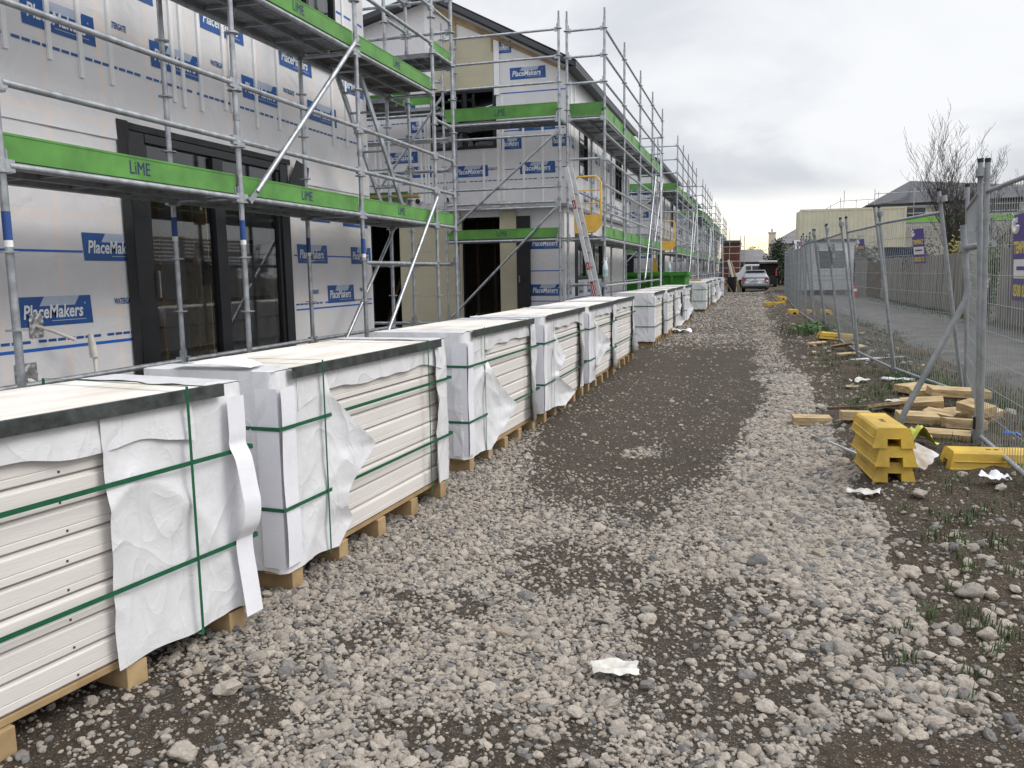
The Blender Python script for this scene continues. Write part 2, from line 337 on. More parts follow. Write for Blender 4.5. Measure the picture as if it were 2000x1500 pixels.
# loose stones: one mass of instances, too many to count
pts = []; rad = []
def scatter(n, x0, x1, y0, y1, rmed, rsig, rmax, thr, keep_mud=.0, soilk=.0):
    x = rng.uniform(x0, x1, n); y = rng.uniform(y0, y1, n); g, so = masks(x, y)
    p = np.clip(g * thr, 0, 1); p = np.maximum(p, keep_mud); p = np.where(so > .45, soilk, p)
    k = rng.random(n) < p; r = np.minimum(rmed * np.exp(rng.normal(0, rsig, n)), rmax)[k]
    pts.append(np.stack([x[k], y[k], hgt(x[k], y[k])], -1)); rad.append(r)
scatter(52000, -2.75, 1.5, 1.3, 5.2, .0085, .42, .036, 1, .12, .08)
scatter(46000, -2.75, 1.3, 1.3, 6.0, .006, .3, .015, 1, .22, .10)
scatter(42000, -2.7, 1.2, 5.2, 10, .0088, .42, .036, 1, .028, .05)
scatter(20000, -2.6, 1.1, 5.2, 12, .0068, .3, .016, .8, .09, .05)
scatter(17000, -.1, .75, 3.0, 12, .0125, .40, .04, 1, 0, 0)
scatter(22000, -2.6, 1.0, 10, 20, .012, .4, .045, .9, .022, .05)
scatter(22000, -2.4, 1.1, 19, 34, .0135, .4, .04, .8, .12, .08); scatter(14000, -2.4, 1.1, 33, 56, .018, .4, .05, .8, .15, .08)
scatter(800, .55, 2.4, 2.6, 18, .016, .5, .055, .6, 0, .6)
scatter(220, .45, 1.25, 2.75, 4.6, .020, .3, .05, 1, .5, .8)
P = np.concatenate(pts); r = np.concatenate(rad); n = len(P)
sx = rng.uniform(.85, 1.25, n); sy = rng.uniform(.75, 1.1, n); szz = rng.uniform(.45, .82, n)
scl = np.stack([r * sx, r * sy, r * szz], -1); rot = np.stack([rng.normal(0, .35, n), rng.normal(0, .35, n), rng.uniform(0, 6.28, n)], -1)
P[:, 2] += r * szz * rng.uniform(-.15, .55, n)
big = [(-.96, 3.13, .04), (.05, 4.23, .05), (.36, 4.46, .04), (-1.68, 2.02, .045), (-1.78, 2.4, .042), (1.0, 5.42, .045), (-1.2, 2.45, .035), (.95, 3.9, .05), (1.02, 3.25, .045), (-.2, 5.6, .035)]
st = bpy.data.meshes.new('gravel'); nb = len(big); P = np.vstack([P, [(x, y, float(hgt(x, y)) + q * .3) for x, y, q in big]])
scl = np.vstack([scl, [(q * 1.1, q * .85, q * .6) for _, _, q in big]]); rot = np.vstack([rot, [(0, 0, k) for k in range(nb)]]); n = len(P)
st.vertices.add(n); st.vertices.foreach_set('co', P.astype(np.float32).ravel())
for nm, arr in (('rot', rot), ('scl', scl)):
    a = st.attributes.new(nm, 'FLOAT_VECTOR', 'POINT'); a.data.foreach_set('vector', arr.astype(np.float32).ravel())
a = st.attributes.new('kindex', 'INT', 'POINT'); a.data.foreach_set('value', rng.integers(0, 8, n).astype(np.int32)); st.update()
def stonemat():
    m = bpy.data.materials.new('river stone'); m.use_nodes = True; nt = m.node_tree; b = nt.nodes['Principled BSDF']; N = nt.nodes.new; L = nt.links.new
    oi = N('ShaderNodeObjectInfo'); r = N('ShaderNodeValToRGB'); L(oi.outputs['Random'], r.inputs[0]); E = r.color_ramp.elements
    E[0].position = 0; E[0].color = (.15, .145, .14, 1); E[1].position = 1; E[1].color = (.55, .49, .42, 1)
    for p, c in ((.10, (.23, .222, .212)), (.2, (.32, .288, .25)), (.6, (.43, .382, .325)), (.8, (.50, .443, .375)), (.9, (.39, .328, .265))):
        e = E.new(p); e.color = (*c, 1)
    tc = N('ShaderNodeTexCoord'); nz = N('ShaderNodeTexNoise'); nz.inputs['Scale'].default_value = 2.6; nz.inputs['Detail'].default_value = 6; nz.inputs['Roughness'].default_value = .7; L(tc.outputs['Object'], nz.inputs['Vector'])
    mx = N('ShaderNodeMix'); mx.data_type = 'RGBA'; mx.blend_type = 'MULTIPLY'; mx.inputs[0].default_value = 1
    rp = N('ShaderNodeValToRGB'); rp.color_ramp.elements[0].position = .3; rp.color_ramp.elements[0].color = (.62, .60, .58, 1); rp.color_ramp.elements[1].position = .65; rp.color_ramp.elements[1].color = (1.1, 1.1, 1.1, 1)
    L(nz.outputs['Fac'], rp.inputs[0]); L(r.outputs[0], mx.inputs[6]); L(rp.outputs[0], mx.inputs[7]); L(mx.outputs[2], b.inputs['Base Color'])
    b.inputs['Roughness'].default_value = .8
    bp = N('ShaderNodeBump'); bp.inputs['Strength'].default_value = .5; bp.inputs['Distance'].default_value = .1; L(nz.outputs['Fac'], bp.inputs['Height']); L(bp.outputs['Normal'], b.inputs['Normal'])
    return m
STONE = stonemat()
ng = bpy.data.node_groups.new('scatter stones', 'GeometryNodeTree'); ng.interface.new_socket('Geometry', in_out='INPUT', socket_type='NodeSocketGeometry'); ng.interface.new_socket('Geometry', in_out='OUTPUT', socket_type='NodeSocketGeometry')
N = ng.nodes.new; L = ng.links.new; gi = N('NodeGroupInput'); gout = N('NodeGroupOutput')
iop = N('GeometryNodeInstanceOnPoints'); jn = N('GeometryNodeJoinGeometry'); smt = N('GeometryNodeSetMaterial'); smt.inputs['Material'].default_value = STONE
for k in range(8):
    ic = N('GeometryNodeMeshIcoSphere'); ic.inputs['Subdivisions'].default_value = 2 if k % 2 else 3
    pos = N('GeometryNodeInputPosition'); va = N('ShaderNodeVectorMath'); va.operation = 'ADD'; va.inputs[1].default_value = (k * 7.3, k * 3.1, k * 11.7); L(pos.outputs[0], va.inputs[0])
    nz = N('ShaderNodeTexNoise'); nz.inputs['Scale'].default_value = .75 + .12 * k; nz.inputs['Detail'].default_value = 1.0 + (k % 4) * 1.0; nz.inputs['Roughness'].default_value = .55; L(va.outputs[0], nz.inputs['Vector'])
    mr = N('ShaderNodeMath'); mr.operation = 'MULTIPLY_ADD'; mr.inputs[1].default_value = 1.5 + .25 * (k % 3); mr.inputs[2].default_value = .22; L(nz.outputs['Fac'], mr.inputs[0])
    sc = N('ShaderNodeVectorMath'); sc.operation = 'SCALE'; L(pos.outputs[0], sc.inputs[0]); L(mr.outputs[0], sc.inputs['Scale'])
    sp = N('GeometryNodeSetPosition'); L(ic.outputs[0], sp.inputs['Geometry']); L(sc.outputs[0], sp.inputs['Position'])
    sh = N('GeometryNodeSetShadeSmooth'); sh.inputs['Shade Smooth'].default_value = k % 2 == 0; L(sp.outputs[0], sh.inputs[0])
    g2 = N('GeometryNodeGeometryToInstance'); L(sh.outputs[0], g2.inputs[0]); L(g2.outputs[0], jn.inputs[0])
L(jn.outputs[0], smt.inputs['Geometry']); L(gi.outputs[0], iop.inputs['Points']); L(smt.outputs[0], iop.inputs['Instance']); iop.inputs['Pick Instance'].default_value = True
for nm, ty, sk in (('kindex', 'INT', 'Instance Index'), ('rot', 'FLOAT_VECTOR', 'Rotation'), ('scl', 'FLOAT_VECTOR', 'Scale')):
    q = N('GeometryNodeInputNamedAttribute'); q.data_type = ty; q.inputs['Name'].default_value = nm; L(q.outputs['Attribute'], iop.inputs[sk])
L(iop.outputs[0], gout.inputs[0])
so = bpy.data.objects.new('gravel', st); COL.objects.link(so); so.modifiers.new('stones', 'NODES').node_group = ng
tag(so, 'loose grey river stones covering the lane', None, None, 'stuff')
# grass: blades in tufts along the earth bank
gb = MB(); tufts = []
gr = random.Random(5)
for _ in range(70):
    y = gr.uniform(2.9, 5.2); tufts.append((gr.uniform(.55, 1.5) if y < 4 else gr.uniform(.85, 1.9), y, gr.randint(9, 20), .055, .028))
for _ in range(190):
    y = gr.uniform(5, 16); tufts.append((gr.uniform(.95, 2.4), y, gr.randint(10, 24), .055, .06))
for _ in range(120): tufts.append((gr.uniform(2.0, 3.2), gr.uniform(6, 26), gr.randint(10, 26), .07, .14))
for _ in range(60): tufts.append((gr.gauss(1.25, .2), gr.gauss(18.2, .7), gr.randint(24, 40), .10, .14))
for _ in range(45): tufts.append((gr.gauss(1.95, .18), gr.gauss(11.0, .5), gr.randint(20, 36), .07, .12))
for _ in range(45): tufts.append((gr.gauss(2.2, .2), gr.gauss(9.6, .5), gr.randint(20, 36), .07, .12))
for _ in range(120): tufts.append((gr.uniform(5.3, 6.1), gr.uniform(18, 46), gr.randint(14, 30), .10, .2))
vs = []; fs = []
for (tx, ty, nbl, hh, sp_) in tufts:
    tz = float(hgt(tx, ty))
    for _ in range(nbl):
        bx = tx + gr.gauss(0, sp_); by = ty + gr.gauss(0, sp_); an = gr.uniform(0, 6.28); h_ = hh * gr.uniform(.5, 1.5); w = .0028 + .0008 * ty / 6; le = gr.uniform(.2, .9) * h_
        dx, dy = math.cos(an), math.sin(an); o = len(vs)
        vs += [(bx - dy * w, by + dx * w, tz - .01), (bx + dy * w, by - dx * w, tz - .01), (bx + dx * le * .4 - dy * w * .7, by + dy * le * .4 + dx * w * .7, tz + h_ * .65), (bx + dx * le * .4 + dy * w * .7, by + dy * le * .4 - dx * w * .7, tz + h_ * .65), (bx + dx * le, by + dy * le, tz + h_)]
        fs += [(o, o + 1, o + 3, o + 2), (o + 2, o + 3, o + 4)]
gb.add(vs, fs, GRASSM); tag(gb.build('grass'), 'sparse green grass tufts on the earth bank by the fence', None, None, 'stuff')
# ------------------------------------------------------------------ stacks of wrapped panels
ZB, ZT, PW = .12, 1.035, .72
def fold(s, z, sd):
    a = mnoise.noise((s * 2.2 + z * 1.3, z * 1.1 - s * .5, sd)); b = mnoise.noise((s * 6 - z * 3.0, z * 2.2 + s, sd + 9)); c = mnoise.noise((s * 14 + z * 9, z * 6 - s * 3, sd + 21))
    return .017 * (1 - abs(a) * 2.6) ** 2 * (abs(a) < .38) + .006 * (1 - abs(b) * 2.4) ** 2 * (abs(b) < .41) + .002 * c
def wrap_corner(w0, flaps, sd, L, near=True, wend=PW, bottom=.10, top_lap=.2, rag=.6):
    """plastic pulled round one end: along the front for w(z), round the corner and over the end"""
    mb = MB()
    def wid(z):
        w = w0 + rag * (.05 * mnoise.noise((z * 3.1, sd, 1.5)) + .02 * mnoise.noise((z * 11, sd, 4)))
        for (zc, half, amp, _) in flaps: w += amp * max(0, 1 - abs(z - zc) / half)
        return w
    def fn(u, v):
        z = bottom + .02 * mnoise.noise((u * 6, sd, 2)) * (1 - v) + (ZT + .016 - bottom) * v
        w = wid(z); s = -w + u * (w + wend)
        d = .012 + max(0, fold(s, z, sd)) * min(1, (ZT + .03 - z) * 8)
        out = 0
        if s < 0:
            e = max(0, (-s - w0 * .62) / max(.05, w - w0 * .62)); k = .016
            for (zc, half, amp, o) in flaps: k += o * max(0, 1 - abs(z - zc) / (half * 1.25))
            out = k * e * e; x, y = d + out, -s
            if s > -.03: x -= (1 + s / .03) * .008
        else: x, y = -s, -d
        return (x, y if near else L - y, z)
    mb.grid(fn, 72, 64, PLASTW)
    if top_lap:
        def fn2(u, v):
            y = -.012 + top_lap * v * (1 + .3 * mnoise.noise((u * 4, sd, 7))); x = .012 - (PW + .012) * u
            z = ZT + .016 + .003 + .007 * max(0, mnoise.noise((x * 9, y * 6, sd))) * (v > 0) - .003 * (v == 0)
            return (x, y if near else L - y, z)
        mb.grid(fn2, 24, 8, PLASTW)
    return mb
def pallet_stack(label, x, y, yaw, L, sd, near, far, near_flaps=(), far_flaps=(), guard=True, wstack=True):
    rd = random.Random(sd); t = thing('panel_stack', label, 'panel stack', (x, y, .0), -yaw, 'wrapped panel stacks along the lane')
    mb = MB(); n = 9; ph = (ZT - ZB) / n
    for k in range(n):
        z0 = ZB + k * ph; j = rd.uniform(-.006, .004); prof = [(-.016, 0), (-.016, .005), (j - .001, .009), (j, .012), (j, .033), (j - .003, .035), (j - .003, .037), (j, .039), (j, ph - .014), (j - .002, ph - .010), (-.010, ph - .008), (-.010, ph)]
        yj = rd.uniform(0, .012); pts = [(p, z0 + q) for p, q in prof]
        vs = [(px, yj, pz) for px, pz in pts] + [(px, L - yj, pz) for px, pz in pts]; q = len(pts)
        mb.add(vs, [(i, q + i, q + i + 1, i + 1) for i in range(q - 1)], PANEL)
        for yy in (yj, L - yj): mb.add([(px, yy, pz) for px, pz in pts] + [(-.03, yy, z0 + ph), (-.03, yy, z0)], [tuple(range(q + 2))], PANEL)
        if L > 1.9 and sd == 1 and k % 1 == 0:   # small dark pin holes seen on the nearest stack
            mb.box((j + .0005, 1.40 + rd.uniform(-.01, .01), z0 + .022), (.002, .008, .008), BROWNW)
    mb.bb((-PW, .004, ZB), (-.016, L - .004, ZT), PANEL)
    mb.build('panel_layers', t)
    # wooden base
    for xx in (-.05, -PW / 2, -PW + .05):
        b = MB(); b.bb((xx - .045, -.01, .092), (xx + .045, L + .01, ZB - .002), PINE); b.build('deck_board', t, bevel=.003)
    nb = 5
    for k in range(nb):
        yy = .10 + (L - .2) * k / (nb - 1); b = MB(); b.bb((-PW - .01, yy - .045, -.02), (.008 + rd.uniform(0, .01), yy + .045, .090), PINE); b.build('bearer', t, bevel=.004)
    b = MB(); b.bb((-PW, .0, ZT + .002), (.002, L, ZT + .014), TOPS); b.build('top_sheet', t)
    # plastic
    if near: wrap_corner(near, near_flaps, sd * 3.7, L).build('plastic_wrap', t)
    if far: wrap_corner(far, far_flaps, sd * 5.1 + 2, L, near=False, rag=.15 if sd == 1 else .6).build('plastic_wrap', t)
    def hood(u, v):
        yy = near * .4 + (L - far * .4 - near * .4) * u; hh = .145 + .035 * mnoise.noise((yy * 3, sd, 3)) + .006 * mnoise.noise((yy * 9, sd, 5)) + .05 * (abs(u - .5) * 2) ** 8
        z = ZT + .016 - hh * v; return (.013 + max(0, fold(yy, z, sd + 40)) * .6 * v + .004, yy, z)
    mb = MB(); mb.grid(hood, 60, 8, PLASTW); mb.build('plastic_wrap', t)
    # steel edge along the front top
    b = MB(); y0 = .10 + rd.uniform(-.04, .05); y1 = L - .13 + rd.uniform(-.05, .05)
    b.bb((.044, y0, ZT - .026), (.047, y1, ZT + .022), ANGLE); b.bb((.026, y0, ZT + .022), (.047, y1, ZT + .024), ANGLE); b.build('edge_angle', t)
    if guard:
        b = MB()
        b.grid(lambda u, v: ((.036 + .004 * math.sin(v * 9), .11 * u, .13 + (ZT - .06 - .13) * v)), 3, 14, FOAM); b.grid(lambda u, v: ((.036 - .12 * u, -.025, .13 + (ZT - .06 - .13) * v)), 3, 14, FOAM); b.build('corner_guard', t)
    # straps
    def ring(pts): return pts
    for zz in (.40, .79):
        b = MB(); o = .046; zz += rd.uniform(-.015, .015)
        e_ = .030; loop = [(o, L + e_ - .02), (o, -e_), (-PW - o, -e_), (-PW - o, L + e_ - .02), (o, L + e_ - .02)]
        for (xa, ya), (xb, yb) in zip(loop, loop[1:]): b.add([(xa, ya, zz - .009), (xb, yb, zz - .009), (xb, yb, zz + .009), (xa, ya, zz + .009)], [(0, 1, 2, 3)], STRAP)
        b.build('strap', t)
    for yy in (.34 + rd.uniform(-.04, .04), L - .33 + rd.uniform(-.04, .04)):
        b = MB(); o = .048; loop = [(o, .085), (o, ZT + .036), (-PW - o, ZT + .036), (-PW - o, .085), (o, .085)]
        for (xa, za), (xb, zb) in zip(loop, loop[1:]): b.add([(xa, yy - .007, za), (xb, yy - .007, zb), (xb, yy + .007, zb), (xa, yy + .007, za)], [(0, 1, 2, 3)], STRAP)
        b.build('strap', t)
    return t
P1 = pallet_stack('nearest panel stack, with a foam strip curling off its far corner', -2.40, .76, .155, 2.24, 1, .12, .70, guard=False)
# loose foam strip on the far corner of the nearest stack
fs_ = MB(); L1 = 2.24
pth = [(.05, 1.0), (.052, .86), (.05, .80), (.075, .74), (.095, .62), (.105, .55), (.095, .47), (.065, .42), (.055, .40), (.056, .34), (.070, .22), (.085, .08)]
def spl(t):
    t *= len(pth) - 1.001; i = int(t); f = t - i; g = lambda k: pth[max(0, min(len(pth) - 1, k))]
    h = lambda q: .5 * (2 * g(i)[q] + (g(i + 1)[q] - g(i - 1)[q]) * f + (2 * g(i - 1)[q] - 5 * g(i)[q] + 4 * g(i + 1)[q] - g(i + 2)[q]) * f * f + (3 * g(i)[q] - g(i - 1)[q] - 3 * g(i + 1)[q] + g(i + 2)[q]) * f ** 3)
    return h(0), h(1)
fs_.grid(lambda u, v: (spl(v)[0], L1 - .135 + .095 * u + spl(v)[0] * .15, spl(v)[1]), 2, 60, FOAM)
fs_.build('foam_strip', P1)
P2 = pallet_stack('panel stack, second from the camera, with torn wrap flaring off its front edge', -2.09, 3.28, .055, 1.91, 2, .40, .22, ((.60, .30, .26, .12), (.22, .16, .12, .04)), ((.75, .2, .06, .03), (.2, .2, .08, .05)))
fl = MB(); fl.grid(lambda u, v: (-.10 - .42 * u - .05 * v, -.02 + .16 * v - .05 * u, ZT + .035 + .022 * math.sin(u * 2.4) + .02 * v * math.sin(u * 5)), 10, 5, FOAM); fl.build('foam_strip', P2)
P3 = pallet_stack('panel stack, third from the camera, torn wrap hanging open in a wide triangle', -2.04, 5.72, .03, 1.86, 3, .38, .24, ((.42, .32, .30, .16),), ((.3, .25, .1, .08), (.8, .2, .05, .02)))
P4 = pallet_stack('panel stack, fourth from the camera, wrap flaring at its foot', -1.98, 7.80, .0, 2.08, 4, .46, .34, ((.22, .2, .30, .16), (.62, .2, .16, .08)), ((.5, .3, .08, .06),))
P5 = pallet_stack('panel stack, fifth from the camera, its wrap puffed out near the top', -1.97, 10.04, .01, 2.0, 5, .42, .30, ((.55, .26, .32, .15),), ((.2, .18, .2, .12),))
P6 = pallet_stack('sixth panel stack, the last before the open gap in the row', -1.99, 12.2, .01, 2.0, 6, .12, .28, (), ((.25, .22, .22, .14),), guard=False)
proto = [P3, P4, P5, P2]
spots = [(-1.88, 16.3, 'panel stack with its wrapped white end facing the camera, just past the gap'), (-1.84, 18.45, 'first stack behind the white-ended stack past the gap'), (-1.84, 20.6, 'second stack behind the white-ended stack past the gap'), (-1.82, 23.1, 'panel stack just before the green skip, last of the middle group'),
         (-1.63, 29.9, 'white-ended panel stack just beyond the green skip'), (-1.66, 32.6, 'first stack behind the white-ended stack beyond the green skip'), (-1.66, 36.0, 'second stack behind the white-ended stack beyond the green skip'), (-1.62, 39.3, 'third stack behind the white-ended stack beyond the green skip'), (-1.55, 45.1, 'farthest panel stack, near the black bin')]
P7 = pallet_stack(spots[0][2], spots[0][0], spots[0][1], .0, 1.95, 17, .20, .24, (), ((.3, .25, .06, .04),))
for i, (x, y, lb) in enumerate(spots[1:]): dup([P7, P4, P3, P7, P7, P4, P3, P7][i], (x, y, .0), lb)
# ------------------------------------------------------------------ scaffolds
def sc_standard(t, x, y, z0, z1, zr, step=.48, stick=False, r=.0245):
    mb = MB(); mb.tube((0, 0, z0), (0, 0, z1), r, GALV, 10); mb.tube((0, 0, z0 - .0), (0, 0, z0 + .012), .07, GALVD, 4)
    z = zr
    while z < z1 - .05:
        if z > z0 + .2: mb.tube((0, 0, z - .005), (0, 0, z + .005), .062, GALV, 12)
        z += step
    zj = zr + step * 4 + .22
    while zj < z1: mb.tube((0, 0, zj), (0, 0, zj + .05), r + .005, GALVD, 10); zj += step * 4
    mb.tube((0, 0, z1), (0, 0, z1 + .14), .018, GALVD, 8)
    if stick:
        mb.tube((0, 0, stick), (0, 0, stick + .17), r + .001, STICK, 10, False); mb.tube((0, 0, stick - .04), (0, 0, stick), r + .001, WHITEP, 10, False)
    o = mb.build('standard', t); o.location = (x, y, 0); return o
def sc_ledger(t, a, b, r=.0235, name='ledger'):
    a, b = Vector(a), Vector(b); d = (b - a).normalized(); mb = MB(); mb.tube(a + d * .05, b - d * .05, r, GALV, 8)
    for p, s in ((a, 1), (b, -1)):
        q = p + d * s * .045; rot = d.to_track_quat('X', 'Z').to_matrix(); mb.box(q, (.075, .035, .075), GALV, rot); mb.box(q + Vector((0, 0, .055)) + d * s * -.01, (.012, .012, .09), GALVD, rot)
    m = (a + b) / 2; mb.v = [(x - m.x, y - m.y, z - m.z) for x, y, z in mb.v]; o = mb.build(name, t); o.location = m; return o
def sc_brace(t, a, b):
    a, b = Vector(a), Vector(b); d = (b - a).normalized(); m = (a + b) / 2; mb = MB(); mb.tube(a - m + d * .1, b - m - d * .1, .0245, GALV, 8); rot = d.to_track_quat('X', 'Z').to_matrix()
    for p, s in ((a, 1), (b, -1)): mb.box(p - m + d * s * .05, (.18, .012, .05), GALV, rot)
    o = mb.build('diagonal_brace', t); o.location = m; return o
def sc_toe(t, a, b, h=.17, face=1, logo=True, sc=1.0):
    """green toe board between two points, printed on its outer face"""
    a, b = Vector(a), Vector(b); d = (b - a); L = d.length; d.normalize(); nrm = Vector((d.y, -d.x, 0)) * face; m = (a + b) / 2; mb = MB(); rot = d.to_track_quat('X', 'Z').to_matrix()
    mb.box((0, 0, h / 2), (L - .07, .03, h), GREEN, rot); mb.box(nrm * .0165 + Vector((0, 0, h - .012)), (L - .09, .004, .006), GREEN, rot)
    for s in (-1, 1): mb.box(d * s * (L / 2 - .045), (.03, .05, .12), GALV, rot)
    if logo:
        U = d if face > 0 else -d; w, hh = .21 * sc, h * .55; o = nrm * .0175 - U * w / 2 + Vector((0, 0, h * .22))
        mb.text('LiME', o, U, (0, 0, 1), w, hh, NAVY, .0, .0)
    o = mb.build('toe_board', t); o.location = m; return o
def sc_deck(t, a, b, w, m=PLANKM, n=2):
    """planks side by side running a -> b; w is the offset across"""
    a, b, w = Vector(a), Vector(b), Vector(w); d = (b - a); L = d.length; d.normalize(); rot = d.to_track_quat('X', 'Z').to_matrix(); pw = w.length / n; wd = w.normalized()
    for k in range(n):
        c = (a + b) / 2 + wd * (pw * (k + .5)); mb = MB(); mb.box((0, 0, -.006), (L - .04, pw - .012, .012), m, rot)
        for s in (-1, 1): mb.box(wd * s * (pw / 2 - .012) + Vector((0, 0, -.038)), (L - .04, .012, .05), GALVD, rot)
        for q in range(1, 4): mb.box(d * (L * (q / 4 - .5)) + Vector((0, 0, -.03)), (.03, pw - .04, .034), GALVD, rot)
        if m is PLANKM:
            for i in range(int(L / .085)):
                for j in (-.3, -.1, .1, .3): mb.box(d * (-L / 2 + .07 + i * .085) + wd * (j * pw) + Vector((0, 0, -.0145)), (.034, .018, .005), GALVD, rot)
        o = mb.build('deck_plank', t); o.location = c
SC1 = thing('scaffold', 'galvanised scaffold with green toe boards round the nearest house', 'scaffold', (-4.3, 4.0, 0), 0, 'scaffolds along the row of houses')
def W1(x, y, z): return (x + 4.3, y - 4.0, z)
XO, XI = -4.3, -5.0; Y1 = [1.55, 4.0, 6.41, 8.75, 11.08]
for i, y in enumerate(Y1):
    sc_standard(SC1, *W1(XO, y, 0)[:2], -.05, 5.7, .71, .47, stick=[False, 1.72, 1.80, 1.72, False][i]); sc_standard(SC1, *W1(XI, y, 0)[:2], -.05, 5.7, .71, .47, stick=[False, False, 1.85, 1.75, False][i])
    for z in (2.16, 3.93): sc_ledger(SC1, W1(XI, y, z), W1(XO, y, z))
for y0, y1 in zip(Y1, Y1[1:]):
    for z in (2.16, 2.645, 3.12, 3.93, 4.60, 5.07): sc_ledger(SC1, W1(XO, y0, z), W1(XO, y1, z))
    sc_ledger(SC1, W1(XI, y0, .73), W1(XI, y1, .73)); sc_ledger(SC1, W1(XI, y0, 2.16), W1(XI, y1, 2.16)); sc_ledger(SC1, W1(XI, y0, 3.93), W1(XI, y1, 3.93))
    sc_toe(SC1, W1(XO - .035, y0, 2.195), W1(XO - .035, y1, 2.195), .165); sc_toe(SC1, W1(XO - .035, y0, 3.985), W1(XO - .035, y1, 3.985), .165)
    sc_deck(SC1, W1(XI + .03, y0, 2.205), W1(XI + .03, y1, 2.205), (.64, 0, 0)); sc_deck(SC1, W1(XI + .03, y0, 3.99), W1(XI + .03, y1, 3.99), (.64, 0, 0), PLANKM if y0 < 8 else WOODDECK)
sc_brace(SC1, W1(-4.26, 8.72, 4.06), W1(-4.26, 6.52, 2.16)); sc_brace(SC1, W1(-4.26, 11.1, 2.6), W1(-4.26, 8.95, .5)); sc_brace(SC1, W1(-4.95, 11.05, 2.1), W1(-4.95, 9.4, .6))
# the return round the end of the house
YR = 11.85
for x in (XO, XI, -6.4): sc_standard(SC1, *W1(x, YR, 0)[:2], -.05, 5.9, .71, .47)
sc_standard(SC1, *W1(-6.4, 11.15, 0)[:2], -.05, 5.9, .71, .47)
for z in (2.16, 2.645, 3.12, 3.6, 4.50, 5.07): sc_ledger(SC1, W1(XO, Y1[-1], z), W1(XO, YR, z))
for z in (.73, 1.62, 2.50, 3.0, 3.45, 3.93, 4.45, 4.95, 5.4):
    sc_ledger(SC1, W1(-6.4, YR, z), W1(XI, YR, z))
    if z not in (2.50, 3.93): sc_ledger(SC1, W1(XI, YR, z), W1(XO, YR, z))
for z in (2.9, 3.35, 5.0, 5.4): sc_ledger(SC1, W1(XI, 11.08, z), W1(XI, YR, z))
sc_ledger(SC1, W1(XO, 8.75, 1.62), W1(XO, 11.08, 1.62)); sc_ledger(SC1, W1(-6.4, 11.15, 1.62), W1(XI, 11.15, 1.62))
sc_deck(SC1, W1(-6.35, 11.15, 2.52), W1(XI, 11.15, 2.52), (0, .64, 0)); sc_deck(SC1, W1(-6.35, 11.15, 3.95), W1(XI, 11.15, 3.95), (0, .64, 0)); sc_deck(SC1, W1(XI, 11.12, 4.50), W1(XO, 11.12, 4.50), (0, .66, 0))
sc_toe(SC1, W1(-6.35, YR - .04, 2.55), W1(XI, YR - .04, 2.55), .165, 1, False); sc_toe(SC1, W1(-6.35, YR - .04, 3.98), W1(XI, YR - .04, 3.98), .165, 1, False); sc_toe(SC1, W1(XO - .035, 11.1, 4.5), W1(XO - .035, YR, 4.5), .165, 1, False); sc_toe(SC1, W1(XO - .035, 11.1, 2.195), W1(XO - .035, YR, 2.195), .165, 1, False)
sc_toe(SC1, W1(XI + .02, 8.8, 2.22), W1(XI + .02, 11.05, 2.22), .165, 1, True)
pb = MB(); pb.box((0, 0, 0), (1.1, .16, .04), PINE, Matrix.Rotation(.15, 3, 'Z')); tag(pb.build('timber_plank', loc=(-5.25, 11.4, 2.61)), 'short pine plank lying on the scaffold deck at the end of the nearest house', 'plank')
# scaffold of the second house, copied down the row
SC2 = thing('scaffold', 'galvanised scaffold with green toe boards round the second house', 'scaffold', (-2.78, 16.05, 0), 0, 'scaffolds along the row of houses')
def W2(x, y, z): return (x + 2.78, y - 16.05, z)
XO2, XI2 = -2.78, -3.5; Y2 = [16.05, 18.55, 21.2, 23.75, 26.3]
for i, y in enumerate(Y2):
    sc_standard(SC2, *W2(XO2, y, 0)[:2], -.05, 6.2, .70, .48); sc_standard(SC2, *W2(XI2, y, 0)[:2], -.05, 6.2 if i == 0 else 4.4, .70, .48)
    for z in (2.1, 4.36): sc_ledger(SC2, W2(XI2, y, z), W2(XO2, y, z))
for z in (1.23, 3.62, 5.02, 5.5, 5.98): sc_ledger(SC2, W2(XI2, Y2[0], z), W2(XO2, Y2[0], z)); 
for z in (5.02, 5.5): sc_ledger(SC2, W2(XI2, Y2[-1], z), W2(XO2, Y2[-1], z))
for y0, y1 in zip(Y2, Y2[1:]):
    for z in (1.20, 2.1, 2.62, 3.12, 3.62, 4.08, 4.36, 5.02, 5.5, 5.98): sc_ledger(SC2, W2(XO2, y0, z), W2(XO2, y1, z))
    for z in (1.20, 2.1, 3.1, 4.36): sc_ledger(SC2, W2(XI2, y0, z), W2(XI2, y1, z))
    sc_toe(SC2, W2(XO2 - .04, y0, 2.15), W2(XO2 - .04, y1, 2.15), .2); sc_toe(SC2, W2(XO2 - .04, y0, 4.41), W2(XO2 - .04, y1, 4.41), .22)
    sc_deck(SC2, W2(XI2 + .03, y0, 2.15), W2(XI2 + .03, y1, 2.15), (.64, 0, 0), GALVD); sc_deck(SC2, W2(XI2 + .03, y0, 4.42), W2(XI2 + .03, y1, 4.42), (.64, 0, 0), GALVD)
sc_toe(SC2, W2(XI2, 16.09, 4.42), W2(XO2, 16.09, 4.42), .24, 1, False); sc_toe(SC2, W2(XI2, 26.3, 4.42), W2(XO2, 26.3, 4.42), .2, 1, False)
sc_brace(SC2, W2(-2.74, 24.3, 4.2), W2(-2.74, 21.9, 1.2)); sc_brace(SC2, W2(-2.74, 26.2, 4.3), W2(-2.74, 24.0, 2.2)); sc_brace(SC2, W2(-2.6, 24.2, 4.8), W2(-2.35, 22.2, .05))
